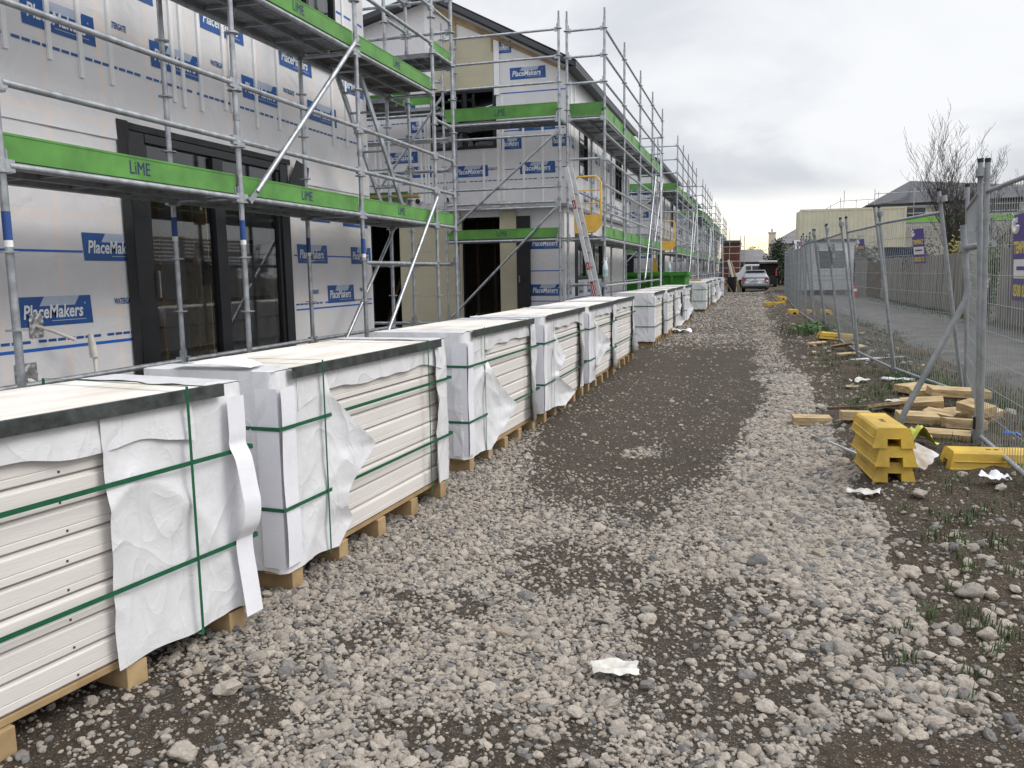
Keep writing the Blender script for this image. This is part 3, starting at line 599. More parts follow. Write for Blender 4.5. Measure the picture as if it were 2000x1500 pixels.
# gable bays
XG = [-3.6, -5.93]; YG, YG2 = 15.8, 16.5
for x in XG: sc_standard(SC2, *W2(x, YG, 0)[:2], -.05, 6.15, .70, .48)
sc_standard(SC2, *W2(-5.93, YG2, 0)[:2], -.05, 6.15, .70, .48); sc_standard(SC2, *W2(-8.4, YG, 0)[:2], -.05, 6.15, .70, .48)
for z in (2.1, 2.72, 2.82, 3.1, 4.07, 4.34, 5.02, 5.48, 5.97): sc_ledger(SC2, W2(XG[1], YG, z), W2(XG[0], YG, z))
for z in (2.72, 3.1, 4.07, 4.6, 5.2, 5.7): sc_ledger(SC2, W2(-8.4, YG, z), W2(XG[1], YG, z))
for z in (2.1, 4.34): sc_ledger(SC2, W2(XG[1], YG, z), W2(XG[1], YG2, z)); sc_ledger(SC2, W2(XG[0], YG, z), W2(XG[0], YG2, z))
sc_deck(SC2, W2(XG[1], YG + .03, 2.15), W2(XG[0], YG + .03, 2.15), (0, .64, 0), GALVD); sc_deck(SC2, W2(XG[1], YG + .03, 4.40), W2(XG[0], YG + .03, 4.40), (0, .64, 0), GALVD)
sc_toe(SC2, W2(XG[1], YG, 2.15), W2(XG[0], YG, 2.15), .18); sc_toe(SC2, W2(XG[1], YG, 4.42), W2(XG[0], YG, 4.42), .24)
sc_deck(SC2, W2(-8.4, YG + .03, 4.75), W2(XG[1] - .1, YG + .03, 4.75), (0, .64, 0), GALVD); sc_toe(SC2, W2(-8.4, YG + .02, 4.8), W2(XG[1] - .2, YG + .02, 4.8), .15, 1, False)
sc_brace(SC2, W2(-3.62, 15.76, 4.12), W2(-5.85, 15.76, 2.3)); sc_brace(SC2, W2(-3.62, 15.76, 2.75), W2(-5.9, 15.76, .55)); sc_brace(SC2, W2(-5.95, 15.78, 4.9), W2(-7.6, 15.78, 2.9))
DY = 15.55
SCN = [dup(SC2, (-2.78, 16.05 + DY * k, 0), 'galvanised scaffold round the %s house of the row' % w) for k, w in ((1, 'third'), (2, 'fourth'), (3, 'fifth'), (4, 'sixth'))]
# yellow access gate at the head of each ladder bay
def safety_gate(label, y):
    t = thing('safety_gate', label, 'scaffold gate', (-2.84, y, 2.2), 0, 'yellow gates on the scaffolds'); m = MB()
    m.path([(-.50, 0, .02), (-.50, 0, 1.02), (-.44, 0, 1.08), (-.10, 0, 1.08), (0, 0, .98), (0, 0, .16), (-.12, 0, .04), (-.50, 0, .02)], .02, YELL2, 8)
    for z in (.82, .58): m.tube((-.5, 0, z), (0, 0, z), .012, YELL2, 6)
    for x in (-.4, -.3, -.2, -.1): m.tube((x, 0, .36), (x, 0, .58), .006, YELL2, 5)
    m.build('gate_frame', t); k = MB(); k.prism([(-.49, .04), (-.13, .05), (-.01, .17), (-.01, .36), (-.49, .36)], (0, -.008, 0), (1, 0, 0), (0, 0, 1), (0, 1, 0), .014, YELL2); k.build('kick_panel', t)
    return t
safety_gate('yellow safety gate on the scaffold beside the white ladder', 15.98); safety_gate('yellow safety gate on the third house scaffold, above the green skip', 31.5)
# ladders
def ladder(label, a, b, wv, rung=.28, m=ALUM, red=False, name='ladder'):
    a, b, wv = Vector(a), Vector(b), Vector(wv); d = (b - a); L = d.length; dn = d.normalized(); t = thing(name, label, 'ladder', a); rot = dn.to_track_quat('X', 'Z').to_matrix(); nr = dn.cross(wv.normalized())
    for s in (0, 1):
        r = MB(); wn = wv.normalized(); c = wv * s + d / 2; q = Matrix((dn, wn, nr)).transposed(); r.box(c, (L, .028, .075), m, q)
        if red and s == 0:
            for f, ln in ((.80, .16), (.47, .14), (.34, .34), (.19, .18), (.06, .05)):
                for sd in (1, -1): r.box(c + dn * (f - .5) * L + wn * -.0155 * 1 + nr * 0, (ln, .003, .055), REDM, q)
                r.box(c + dn * (f - .5) * L - nr * .0385, (ln, .022, .002), REDM, q); r.box(c + dn * (f - .5) * L - wn * .0175, (ln * .7, .002, .01), WHITEP, q)
        r.build('rail', t)
    n = int(L / rung)
    for k in range(1, n): g = MB(); g.tube(dn * k * rung + wv * -.04, dn * k * rung + wv * 1.04, .016, m if not red else GALVD, 6); g.build('rung', t)
    return t
ladder('aluminium ladder with red stickers leaning on the second house scaffold', (-2.62, 15.42, -.05), (-3.42, 15.55, 3.42), (.04, .29, 0), red=True)
ladder('grey metal ladder between the decks of the nearest scaffold', (-4.9, 10.75, 2.21), (-4.9, 9.15, 4.25), (.30, .0, 0), .27, GALV)
ladder('grey metal ladder between the upper decks at the end of the nearest house', (-5.6, 11.3, 2.55), (-6.2, 11.3, 4.0), (0, .3, 0), .27, GALV)
# ------------------------------------------------------------------ houses under construction
def wall(mb, P, u0, u1, z0, z1, holes, th, m):
    us = sorted({u0, u1, *[h[0] for h in holes], *[h[1] for h in holes]}); zs = sorted({z0, z1, *[h[2] for h in holes], *[h[3] for h in holes]})
    for a, b in zip(us, us[1:]):
        for c, d in zip(zs, zs[1:]):
            if any(h[0] <= a and b <= h[1] and h[2] <= c and d <= h[3] for h in holes): continue
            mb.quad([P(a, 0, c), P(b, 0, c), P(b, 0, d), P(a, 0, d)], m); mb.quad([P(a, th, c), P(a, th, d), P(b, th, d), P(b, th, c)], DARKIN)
    for (a, b, c, d) in holes:
        for (p, q) in (((a, c), (b, c)), ((b, c), (b, d)), ((b, d), (a, d)), ((a, d), (a, c))): mb.quad([P(p[0], 0, p[1]), P(q[0], 0, q[1]), P(q[0], th, q[1]), P(p[0], th, p[1])], BLACKT)
def logo(mb, P, U, u, z, w=.74, h=.232, d=-.003):
    def q(pts, dd, m): mb.quad([P(u + a * w, dd, z + b * h) for a, b in pts], m)
    q([(0, 0), (1.0, 0), (.985, 1), (-.015, 1)], d, BLUEP); q([(.27, .68), (.75, .68), (.82, 1), (.34, 1)], d - .0015, PRINTG)
    V = (0, 0, 1)
    mb.text('PlaceMakers', P(u + .06 * w, d - .003, z + .26 * h), U, V, .80 * w, .47 * h, PRINTW, .16, .022)
    q([(.42, .155), (.90, .155), (.90, .18), (.42, .18)], d - .0015, PRINTG); q([(.885, .70), (.905, .70), (.905, .76), (.885, .76)], d - .0015, PRINTG)
def line(mb, P, a, b, z, t, m, dash=0, d=-.0025):
    if not dash: mb.quad([P(a, d, z), P(b, d, z), P(b, d, z + t), P(a, d, z + t)], m); return
    u = a; k = 0
    while u < b:
        e = min(b, u + dash * .82); mb.quad([P(u, d, z), P(e, d, z), P(e, d, z + t), P(u, d, z + t)], m); u += dash + (dash * .6 if k % 7 == 6 else 0); k += 1
def window(t, P, u0, u1, z0, z1, mull=(), rail=(), fw=.05, m=BLACKM, glass=GLASS, name='window', d0=-.012, d1=.06):
    f = MB()
    def bar(a, b, c, d, e=d0): f.bb(P(a, e, c), P(b, d1, d), m)
    bar(u0, u0 + fw, z0, z1); bar(u1 - fw, u1, z0, z1); bar(u0 + fw, u1 - fw, z0, z0 + fw); bar(u0 + fw, u1 - fw, z1 - fw, z1)
    for a in mull: bar(a - fw * .6, a + fw * .6, z0 + fw, z1 - fw, d0 + .004)
    for z in rail: bar(u0 + fw, u1 - fw, z - fw * .5, z + fw * .5, d0 + .006)
    o = f.build(name, t); g = MB(); g.bb(P(u0 + fw, .028, z0 + fw), P(u1 - fw, .034, z1 - fw), glass); g.build('pane', o); return o
# nearest house
H1 = thing('town_house', 'nearest unfinished house with a black sliding door and white wrapped walls', 'house', (-5.35, 11.15, 0), 0, 'unfinished houses in the row')
def PL(u, d, z): return (-d, u - 11.15, z)       # lane wall, u is the distance along the lane
UL = (0, 1, 0)
mb = MB(); wall(mb, PL, -7, 11.15, -.1, 5.9, [(6.28, 8.94, .3, 2.80), (8.86, 10.32, 4.16, 5.4)], .14, WRAP)
for u, z in ((5.0, 1.12), (8.40, 1.12), (9.80, 1.12), (3.6, 1.12), (5.70, 1.635), (9.09, 1.635), (10.50, 1.635), (5.28, 3.41), (6.69, 3.41), (8.12, 3.41), (9.50, 3.41), (10.92 - .55, 2.62), (7.45, 3.95), (8.895, 3.92), (10.34, 3.93), (6.03, 3.95), (9.2, 2.16), (10.3, 2.14), (5.2, 2.2)):
    if not any(a < u + .7 and u < b and c < z + .2 and z < d for a, b, c, d in [(6.45, 8.94, .3, 2.8)]): logo(mb, PL, UL, u, z, min(.74, 11.14 - u) if u < 10.45 else .62)
for u, z in ((6.0, 1.26), (9.32, 1.25), (10.72, 1.25), (6.15, 3.62), (7.58, 3.62), (8.95, 3.62)): mb.text('WATERGATE', PL(u, -.003, z), UL, (0, 0, 1), .24, .055, BLUEP, .0, .03)
line(mb, PL, 3, 6.2, .93, .025, BLUEL); line(mb, PL, 9.0, 11.1, 1.06, .02, BLUEL); line(mb, PL, 3, 6.2, .995, .022, BLUEP, .095); line(mb, PL, 9.0, 11.1, 1.125, .02, BLUEP, .095); line(mb, PL, 3, 11.1, 3.28, .024, BLUEP, .095)
line(mb, PL, 3, 5.69, 1.70, .018, BLUEL); line(mb, PL, 9.0, 9.08, 1.72, .018, BLUEL); line(mb, PL, 9.83, 10.49, 1.72, .018, BLUEL); line(mb, PL, 10.35, 11.1, 4.9, .03, BLUEL, .5)
# lapped sheet: upper roll laps over the lower one
mb.grid(lambda u, v: PL(3 + 3.22 * u, -.004 - .018 * (1 - v) * (.4 + .6 * abs(mnoise.noise((u * 7, v * 2, 1)))), 2.68 + .35 * v), 40, 4, WRAP); mb.grid(lambda u, v: PL(8.98 + 2.15 * u, -.004 - .018 * (1 - v) * (.4 + .6 * abs(mnoise.noise((u * 5, v * 2, 4)))), 2.60 + .3 * v), 30, 4, WRAP)
mb.quad([(-9, 0, -.1), (0, 0, -.1), (0, 0, 5.9), (-9, 0, 5.9)], WRAP); mb.bb((-9, -18.1, -.1), (-.16, -.02, .28), CONC)
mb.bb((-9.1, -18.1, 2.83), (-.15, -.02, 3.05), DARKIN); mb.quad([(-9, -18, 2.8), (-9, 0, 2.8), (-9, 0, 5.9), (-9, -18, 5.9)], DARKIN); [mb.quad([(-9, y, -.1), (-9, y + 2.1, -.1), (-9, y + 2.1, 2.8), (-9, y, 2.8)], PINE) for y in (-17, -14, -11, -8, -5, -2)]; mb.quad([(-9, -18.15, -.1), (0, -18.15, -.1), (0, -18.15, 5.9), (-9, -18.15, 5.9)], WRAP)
mb.build('wall', H1)
rf = MB(); rf.prism([(.35, 5.9), (.35, 6.0), (-4.6, 8.2), (-9.3, 6.0), (-9.3, 5.9), (-4.6, 8.1)], (0, -18.3, 0), (1, 0, 0), (0, 0, 1), (0, 1, 0), 18.5, ROOFM); rf.build('roof', H1)
tp = MB(); tp.grid(lambda u, v: PL(6.17 + .14 * u, -.016 - .012 * mnoise.noise((u * 5, v * 9, 2)), .3 + 2.56 * v), 4, 40, BLACKT, True); tp.grid(lambda u, v: PL(6.2 + 2.8 * u, -.014 - .008 * mnoise.noise((u * 15, v * 4, 5)), 2.79 + .06 * v), 50, 2, BLACKT); tp.build('flashing_tape', H1)
f = MB()
def db(a, b, c, d, e=-.02): f.bb(PL(a, e, c), PL(b, .1, d), BLACKM)
db(6.29, 6.50, .3, 2.78); db(8.76, 8.93, .3, 2.78); db(6.51, 8.75, 2.70, 2.78); db(6.51, 8.75, .3, .42); db(7.50, 7.67, .43, 2.69, -.012); db(6.42, 6.55, .43, 2.69, .0); db(8.70, 8.765, .43, 2.69, .0)
dr = f.build('sliding_door', H1, bevel=.004); g = MB(); g.bb(PL(6.50, .03, .42), PL(8.76, .037, 2.70), GLASS); g.build('pane', dr)
g = MB(); g.bb(PL(6.56, -.03, 1.3), PL(6.58, -.005, 1.55), GALVD); g.build('handle', dr)
fl = MB(); fl.prism([(0, 0), (.26, .1), (.30, .32), (.12, .40), (.0, .15)], PL(8.93, -.03, 2.45), (.35, .93, 0), (0, 0, 1), (1, -.35, 0), .012, BLACKT); fl.build('flashing_flap', H1)
window(H1, PL, 8.87, 10.31, 4.16, 5.4, (9.6,), ())
sl = MB(); sl.bb(PL(8.80, -.035, 4.09), PL(10.36, -.002, 4.155), BLACKT); sl.bb(PL(8.86, -.10, 4.15), PL(9.14, -.036, 4.42), BLACKT); sl.build('window_sill', H1)
for u in (4.4, 4.75, 5.1, 5.51, 5.83, 6.17, 6.98, 7.12, 7.39, 7.79, 7.9, 8.36, 8.82, 10.12, 10.5, 10.85):
    b = MB(); zb = 3.16 + .05 * math.sin(u * 5); zt = 5.8 if not 8.85 < u < 10.3 else 4.08; b.bb(PL(u - .021, -.022, zb), PL(u + .021, -.001, zt), WHITEP); b.build('cavity_batten', H1)
tf = MB()
for u in np.arange(2.0, 11, .6): tf.bb(PL(u, 1.6, .28), PL(u + .05, 1.7, 2.83), PINE)
for z in (.30, 1.15, 1.95, 2.75): tf.bb(PL(2, 1.605, z), PL(11, 1.695, z + .05), PINE)
for z in (.28, 1.4): tf.bb(PL(7.9, .4, z), PL(7.95, .5, z + 1.4), PINE)
tf.tube(PL(6.9, 1.55, .5), PL(7.7, 1.55, 2.2), .03, PINE, 4); tf.bb(PL(7.15, .6, .28), PL(7.25, .7, 2.83), PINE); tf.bb(PL(8.35, .8, .28), PL(8.45, .9, 2.83), PINE); tf.bb(PL(6.75, .9, .28), PL(6.82, 1.0, 2.83), PINE); tf.build('timber_framing', H1)
for (u, z, w) in ((5.15, 1.13, .13), (5.02, .76, .2)):
    fo = MB(); fo.grid(lambda a, b: PL(u - w / 2 + w * a, -.006 - .02 * abs(mnoise.noise((a * 7, b * 7, z * 9))), z - .09 + .18 * b), 12, 12, FOIL, True); fo.build('foil_patch', H1)
cd = MB(); cd.path([PL(5.15, -.0, 1.13), PL(5.2, -.10, 1.09), PL(5.32, -.2, 1.01)], .014, PIPEW, 8)
for k in (-1, 0, 1): cd.path([PL(5.05 + .02 * k, 0, .72), PL(5.12, -.12, .62 + .02 * k), PL(5.3, -.22 + .03 * k, .60 + .02 * k), PL(5.46 + .015 * k, -.25 + .02 * k, .70), PL(5.47 + .012 * k, -.25, .86), PL(5.44 + .004 * k, -.25, .98)], .017 if k < 1 else .009, PIPEW if k < 1 else STICK, 8)
cd.path([PL(5.455, -.25, .86), PL(5.44, -.25, .98), PL(5.43, -.25, 1.05)], [.034, .028, .018], PIPEW, 8); cd.build('conduit', H1)
# second house, gable end towards the camera; the rest of the row are copies of it
H2 = thing('town_house', 'second unfinished house, its wrapped gable end facing the camera', 'house', (-3.65, 16.7, 0), 0, 'unfinished houses in the row')
def PG(u, d, z): return (u + 3.65, d, z)         # gable wall, u is the world x
def PE(u, d, z): return (-d, u - 16.7, z)        # lane wall, u is the world y
UG = (1, 0, 0)
mb = MB(); wall(mb, PG, -11.2, -3.65, 2.86, 5.3, [(-6.56, -5.12, 4.02, 5.2)], .14, WRAP)
mb.prism([(-11.2, 5.3), (-3.65, 5.3), (-3.65, 5.53), (-6.5, 7.02), (-11.2, 5.86)], (3.65, 0, 0), (1, 0, 0), (0, 0, 1), (0, 1, 0), .14, WRAP)
wall(mb, PE, 16.7, 25.4, 2.86, 5.5, [(17.9, 18.85, 3.5, 4.9), (22.75, 23.85, 3.4, 4.85)], .14, WRAP)
mb.quad([(-7.5, 8.7, 2.86), (0, 8.7, 2.86), (0, 8.7, 5.5), (-2.85, 8.7, 7.0), (-7.5, 8.7, 5.8)], WRAP); mb.quad([(-7.55, 0, 0), (-7.55, 8.7, 0), (-7.55, 8.7, 5.8), (-7.55, 0, 5.8)], WRAP)
for u, z, w in ((-4.81, 5.33, .74), (-4.64, 4.32, .75), (-5.02, 3.975, .43), (-3.95, 3.98, .30), (-4.63, 3.47, .74), (-6.05, 3.46, .74), (-7.62, 4.82, .74), (-7.6, 3.81, .74), (-7.0, 4.42, .40), (-7.0, 3.5, .44), (-5.08, 5.86, .3)): logo(mb, PG, UG, u, z, w)
for u, z in ((-5.35, 3.58), (-6.5, 3.58), (-4.55, 6.0)): mb.text('WATERGATE', PG(u, -.003, z), UG, (0, 0, 1), .24, .055, BLUEP, 0, .03)
for a, b, z, t in ((-5.02, -3.66, 5.07, .022), (-5.02, -3.7, 4.33, .02), (-5.02, -3.66, 3.57, .016), (-8.2, -6.6, 5.1, .02), (-8.2, -6.6, 4.3, .02), (-8, -5.2, 3.58, .014)): line(mb, PG, a, b, z, t, BLUEL)
line(mb, PG, -8, -3.7, 3.36, .02, BLUEP, .1); line(mb, PG, -8.2, -6.6, 4.62, .02, BLUEP, .1)
for u in np.arange(16.95, 25, 1.42):
    for k, z in enumerate((3.0, 3.5, 4.0, 4.6)): 
        uu = u + (.7 if k % 2 else 0)
        if not any(a < uu + .6 and uu < b and z < 4.9 and z > 3.2 for a, b in ((17.9, 18.85), (22.75, 23.85))): logo(mb, PE, UL, uu, z, .6)
# floor between storeys, lower walls set back under the overhang
mb.bb((-7.5, .002, 2.80), (-.002, 8.69, 2.858), GALVD)
wall(mb, PG, -11.2, -3.80, -.1, 2.80, [(-8.15, -7.45, .2, 2.7), (-6.0, -5.16, .2, 2.65)], .12, WRAP) if False else None
def PG2(u, d, z): return (u + 3.65, d + .25, z)
def PE2(u, d, z): return (-d - .12, u - 16.7, z)
wall(mb, PG2, -11.2, -3.77, -.1, 2.80, [(-8.15, -7.45, .2, 2.7), (-6.0, -5.16, .2, 2.65)], .12, WRAP); wall(mb, PE2, 16.95, 25.4, -.1, 2.80, [(18.1, 21.4, 1.3, 2.35)], .12, WRAP)
for z in (.99, 1.96): logo(mb, PG2, UG, -4.5, z, .68, .24)
for z in (.87, 1.50): line(mb, PG2, -4.5, -3.8, z, .02, BLUEL)
line(mb, PE2, 17, 21.5, .8, .02, BLUEL); line(mb, PE2, 17, 25, .9, .02, BLUEL)
for u in (17.1, 18.4, 19.4, 20.4, 21.6): logo(mb, PE2, UL, u, 1.0, .5)
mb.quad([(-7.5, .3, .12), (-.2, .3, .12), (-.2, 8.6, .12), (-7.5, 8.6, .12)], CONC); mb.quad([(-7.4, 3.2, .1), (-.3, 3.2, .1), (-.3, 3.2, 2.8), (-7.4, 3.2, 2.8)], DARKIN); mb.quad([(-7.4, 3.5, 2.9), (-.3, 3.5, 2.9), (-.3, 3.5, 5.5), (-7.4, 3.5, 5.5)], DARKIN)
mb.build('wall', H2)
cl = MB(); cl.prism([(-6.42, 5.215), (-5.16, 5.215), (-5.16, 6.22), (-6.42, 6.22)], (3.65, -.002, 0), (1, 0, 0), (0, 0, 1), (0, -1, 0), .03, BEIGE)
for z in (5.47, 5.82, 6.17): cl.bb((-2.77, -.034, z), (-1.51, -.0325, z + .012), PANELD)
cl.build('cladding', H2)
cl = MB(); cl.bb((-3.78, .2, .1), (-2.36, .246, 2.75), BEIGE); cl.bb((-1.50, .2, .1), (-1.13, .246, 2.75), BEIGE)
for z in (.65, 1.0, 1.45, 1.95): cl.bb((-3.78, .196, z), (-2.36, .1995, z + .014), PANELD); cl.bb((-1.50, .196, z), (-1.13, .1995, z + .014), PANELD)
cl.build('cladding', H2)
tr = MB(); tr.bb((-1.50, -.03, 5.06), (-1.385, -.003, 6.2), WHITEP); tr.build('flashing_strip', H2); tr = MB(); tr.bb((-2.98, -.03, 5.3), (-2.86, -.003, 6.95), WHITEP); tr.build('flashing_strip', H2)
for (a, b) in (((-2.82, 6.94), (-.02, 5.47)),):
    d = Vector((b[0] - a[0], 0, b[1] - a[1])).normalized(); nn = Vector((-d.z, 0, d.x)); A = Vector((a[0], -.04, a[1])); B = Vector((b[0], -.04, b[1])); pr = MB()
    pr.add([A - nn * .13, B - nn * .05, B, A, A - nn * .13 + Vector((0, .037, 0)), B - nn * .05 + Vector((0, .037, 0)), B + Vector((0, .037, 0)), A + Vector((0, .037, 0))], [(0, 1, 2, 3), (0, 4, 5, 1), (3, 2, 6, 7), (0, 3, 7, 4), (1, 5, 6, 2), (4, 7, 6, 5)], PINE)
    pr.bb((-2.36, -.04, 6.1), (-2.29, -.003, 6.66), PINE); pr.bb((-1.55, -.04, 5.9), (-1.51, -.003, 6.28), PINE); pr.build('rake_framing', H2)
rf = MB(); rf.prism([(-2.85, 7.03), (.22, 5.43), (.22, 5.53), (-2.85, 7.14), (-7.9, 5.9), (-7.9, 5.8)], (0, -.28, 0), (1, 0, 0), (0, 0, 1), (0, 1, 0), 9.1, ROOFM)
def corr(u, v):
    k = u * 430; w = .014 * (math.sin(k / 430 * 9.1 / .085 * 2 * PI)); x = -2.85 + 3.1 * v
    return (x, -.28 + 9.1 * u, 7.16 - .5215 * 3.1 * v + w)
rf.grid(corr, 430, 1, ROOFM, False); ro = rf.build('roof', H2)
fa = MB(); fa.bb((.225, -.27, 5.40), (.245, 8.8, 5.54), ROOFM); fa.bb((.0, -.2, 5.44), (.2, 8.7, 5.455), ROOFM); fa.build('fascia_board', H2)
window(H2, PG, -6.55, -5.13, 4.02, 5.2, (-5.8,), (), .06); window(H2, PE, 17.91, 18.84, 3.5, 4.9, (), (4.2,), .05); window(H2, PE, 22.76, 23.84, 3.4, 4.85, (23.3,), (4.1,), .05); window(H2, PE2, 18.12, 21.38, 1.32, 2.33, (19.2, 20.3), (), .06)
ft = MB()
for a, b, c, d in ((17.98, 18.25, .95, 2.4), (20.2, 20.42, 1.0, 1.4), (21.3, 21.5, .8, 2.4)): ft.bb(PE2(a, -.016, c), PE2(b, -.004, d), BLACKT)
ft.build('flashing_tape', H2)
do = MB(); do.box((0, 0, 1.42), (.30, .045, 2.45), BLACKM, Matrix.Rotation(-.15, 3, 'Z')); o_ = do.build('door', H2); o_.location = (-.98, .18, 0); hd = MB(); hd.bb((-.09, -.07, 1.28), (-.075, -.03, 1.42), GALV); hd.build('handle', o_)
tf = MB()
for x in np.arange(-4.6, -1.5, .42): tf.bb((x, 1.6, .1), (x + .05, 1.69, 2.79), BROWNW)
tf.box((-4.1, .9, 1.3), (.05, .09, 2.6), BROWNW, Matrix.Rotation(.35, 3, 'Y')); tf.build('timber_framing', H2)
for u, z0, z1 in ((-4.55, 2.86, 4.55), (-4.15, 2.86, 4.52), (-5.40, 2.98, 3.97), (-5.09, 2.95, 4.0), (-4.98, 2.95, 5.0), (-3.78, 2.9, 4.4), (-7.72, 2.95, 5.2), (-7.83, 2.95, 5.2), (-6.78, 3.0, 4.7), (-6.62, 2.95, 5.1), (-6.68, 2.95, 5.1)): b = MB(); b.bb((u + 3.65 - .022, -.024, z0), (u + 3.65 + .022, -.001, z1), WHITEP); b.build('cavity_batten', H2)
for u in (17.0, 17.4, 19.1, 19.6, 20.1, 20.7, 21.3, 21.9, 22.5, 24.1, 24.6, 25.2): b = MB(); b.bb((.001, u - 16.7 - .022, 2.9), (.024, u - 16.7 + .022, 5.3), WHITEP); b.build('cavity_batten', H2)
fo = MB(); fo.grid(lambda u, v: (-3.05 + 2.9 * u, -.02 - .015 * abs(mnoise.noise((u * 40, v * 3, 2))), 2.80 + .09 * v), 60, 3, FOIL, False); fo.build('foil_flashing', H2)
vt = MB()
for x in (-3.2, -2.55): vt.tube((x, .02, 3.0), (x, -.12, 3.0), .06, WHITEP, 14, False); vt.tube((x, -.121, 3.0), (x, -.122, 3.0), .05, RUBB, 14)
vt.build('pipe_stub', H2)
for k, w in ((1, 'third'), (2, 'fourth'), (3, 'fifth'), (4, 'sixth')): dup(H2, (-3.65, 16.7 + DY * k, 0), '%s unfinished house of the row, behind its scaffold' % w)
# ------------------------------------------------------------------ temporary mesh fence
FP = [(1.62, 4.72), (1.70, 7.04), (2.10, 9.28), (1.76, 11.5), (1.58, 13.8), (1.54, 16.1), (1.48, 18.4), (1.40, 20.7), (1.33, 23.0), (1.30, 25.3), (1.30, 27.6), (1.31, 29.9), (1.33, 32.2), (1.36, 34.5), (1.38, 36.8), (1.40, 39.1), (1.40, 41.4), (1.55, 43.6)]
LEAN = [.03, .045, .16, .12, .15, .14, .15, .08, .02, .0, .01, .03, .0, .02, 0, .01, 0]
WORD = ['nearest mesh fence panel, reaching out of the right edge', 'mesh fence panel seen almost edge-on beside the bent brace', 'leaning mesh fence panel behind the heap of timber offcuts', 'leaning mesh fence panel carrying the half purple sign', 'leaning mesh fence panel in front of the yellow block on the bank', 'leaning mesh fence panel just beyond the yellow block on the bank', 'leaning mesh fence panel beside the clump of green weeds']
_pm = {}
def fence_panel(i):
    a = Vector((*FP[i], 0)); b = Vector((*FP[i + 1], 0)); d = b - a; L = d.length; an = math.atan2(d.y, d.x); z0 = float(hgt(a.x, a.y)) * .5 + .02
    ordw = ['eighth', 'ninth', 'tenth', 'eleventh', 'twelfth', 'thirteenth', 'fourteenth', 'fifteenth', 'sixteenth', 'farthest']
    t = thing('mesh_fence', WORD[i] if i < 7 else 'mesh fence panel, %s along the line of panels' % ordw[i - 7], 'fence panel', (a.x, a.y, z0), 0, 'temporary mesh fence panels')
    t.rotation_euler = (-LEAN[i], 0, an); g = .055; q = 8 if i < 4 else 6
    for s, xx in ((0, g), (1, L - g)):
        p = MB(); p.tube((0, 0, 0), (0, 0, 2.17), .019, GALVD, q + 2); p.tube((0, 0, 2.17), (0, 0, 2.20), .021, RUBB, q + 2); o = p.build('post', t); o.location = (xx, 0, 0)
    for zz in (.12, 1.96): p = MB(); p.tube((g + .02, 0, zz), (L - g - .02, 0, zz), .0165, GALVD, q); p.build('rail', t)
    m = MB(); rw = .0021 if i < 3 else .0019; n = int((L - 2 * g) / .066)
    sag = .05 if i == 1 else 0
    for k in range(1, n):
        x = g + (L - 2 * g) * k / n
        if i < 5: m.path([(x, -sag * math.sin(PI * j / 6) * math.sin(PI * k / n), .12 + 1.84 * j / 6) for j in range(7)] if sag else [(x, 0, .12), (x, 0, 1.96)], rw, WIRE, 4, False)
        else: m.tube((x, 0, .12), (x, 0, 1.96), rw, WIRE, 3, False)
    for k in range(1, 9):
        z = .12 + 1.84 * k / 9 ; m.path([(g + (L - 2 * g) * j / 8, .003 - sag * math.sin(PI * k / 9) * math.sin(PI * j / 8), z - (.05 * math.sin(PI * j / 8) if i == 1 else 0)) for j in range(9)], rw + .0004, WIRE, 4, False)
    m.build('wire_mesh', t)
    c = MB()
    for zz in (2.09,) if i else (2.09, .35): c.tube((-.06, 0, zz), (.06, 0, zz), .028, GALVD, 10); c.box((0, 0, zz), (.05, .07, .05), GALVD)
    for xx in (-.055, .055): c.tube((xx, 0, 2.06), (xx, 0, 2.12), .030, GALVD, 10)
    c.build('coupler', t); return t
for i in range(len(FP) - 1): fence_panel(i)
by = 7.42; br = thing('fence_brace', 'bent steel tube brace propping the fence above the yellow block stack', 'fence brace', (1.2, by, 0)); b = MB()
def Q(x, z, dy=0): return (x - 1.2, dy, z)
b.path([Q(1.585, 1.80), Q(1.61, 1.55), Q(1.645, 1.30), Q(1.63, 1.20), Q(1.46, .82, -.02), Q(1.24, .34, -.04), Q(1.205, .25, -.04), Q(1.195, .18, -.04), Q(1.195, .05, -.04)], .0245, GALVD, 12); b.build('brace_tube', br)
b = MB(); b.tube(Q(1.60, 1.62), Q(1.74, 1.64, -.30), .026, GALVD, 10); b.box(Q(1.605, 1.62), (.07, .07, .06), GALVD); b.build('coupler', br)
b = MB(); b.tube(Q(1.19, .07, -.12), Q(1.78, .115, -.25), .022, GALV, 12); b.box(Q(1.70, .12, -.24), (.05, .06, .16), GALVD); b.tube(Q(1.70, .2, -.24), Q(1.70, .30, -.24), .02, RUBB, 8); b.build('foot_tube', br)
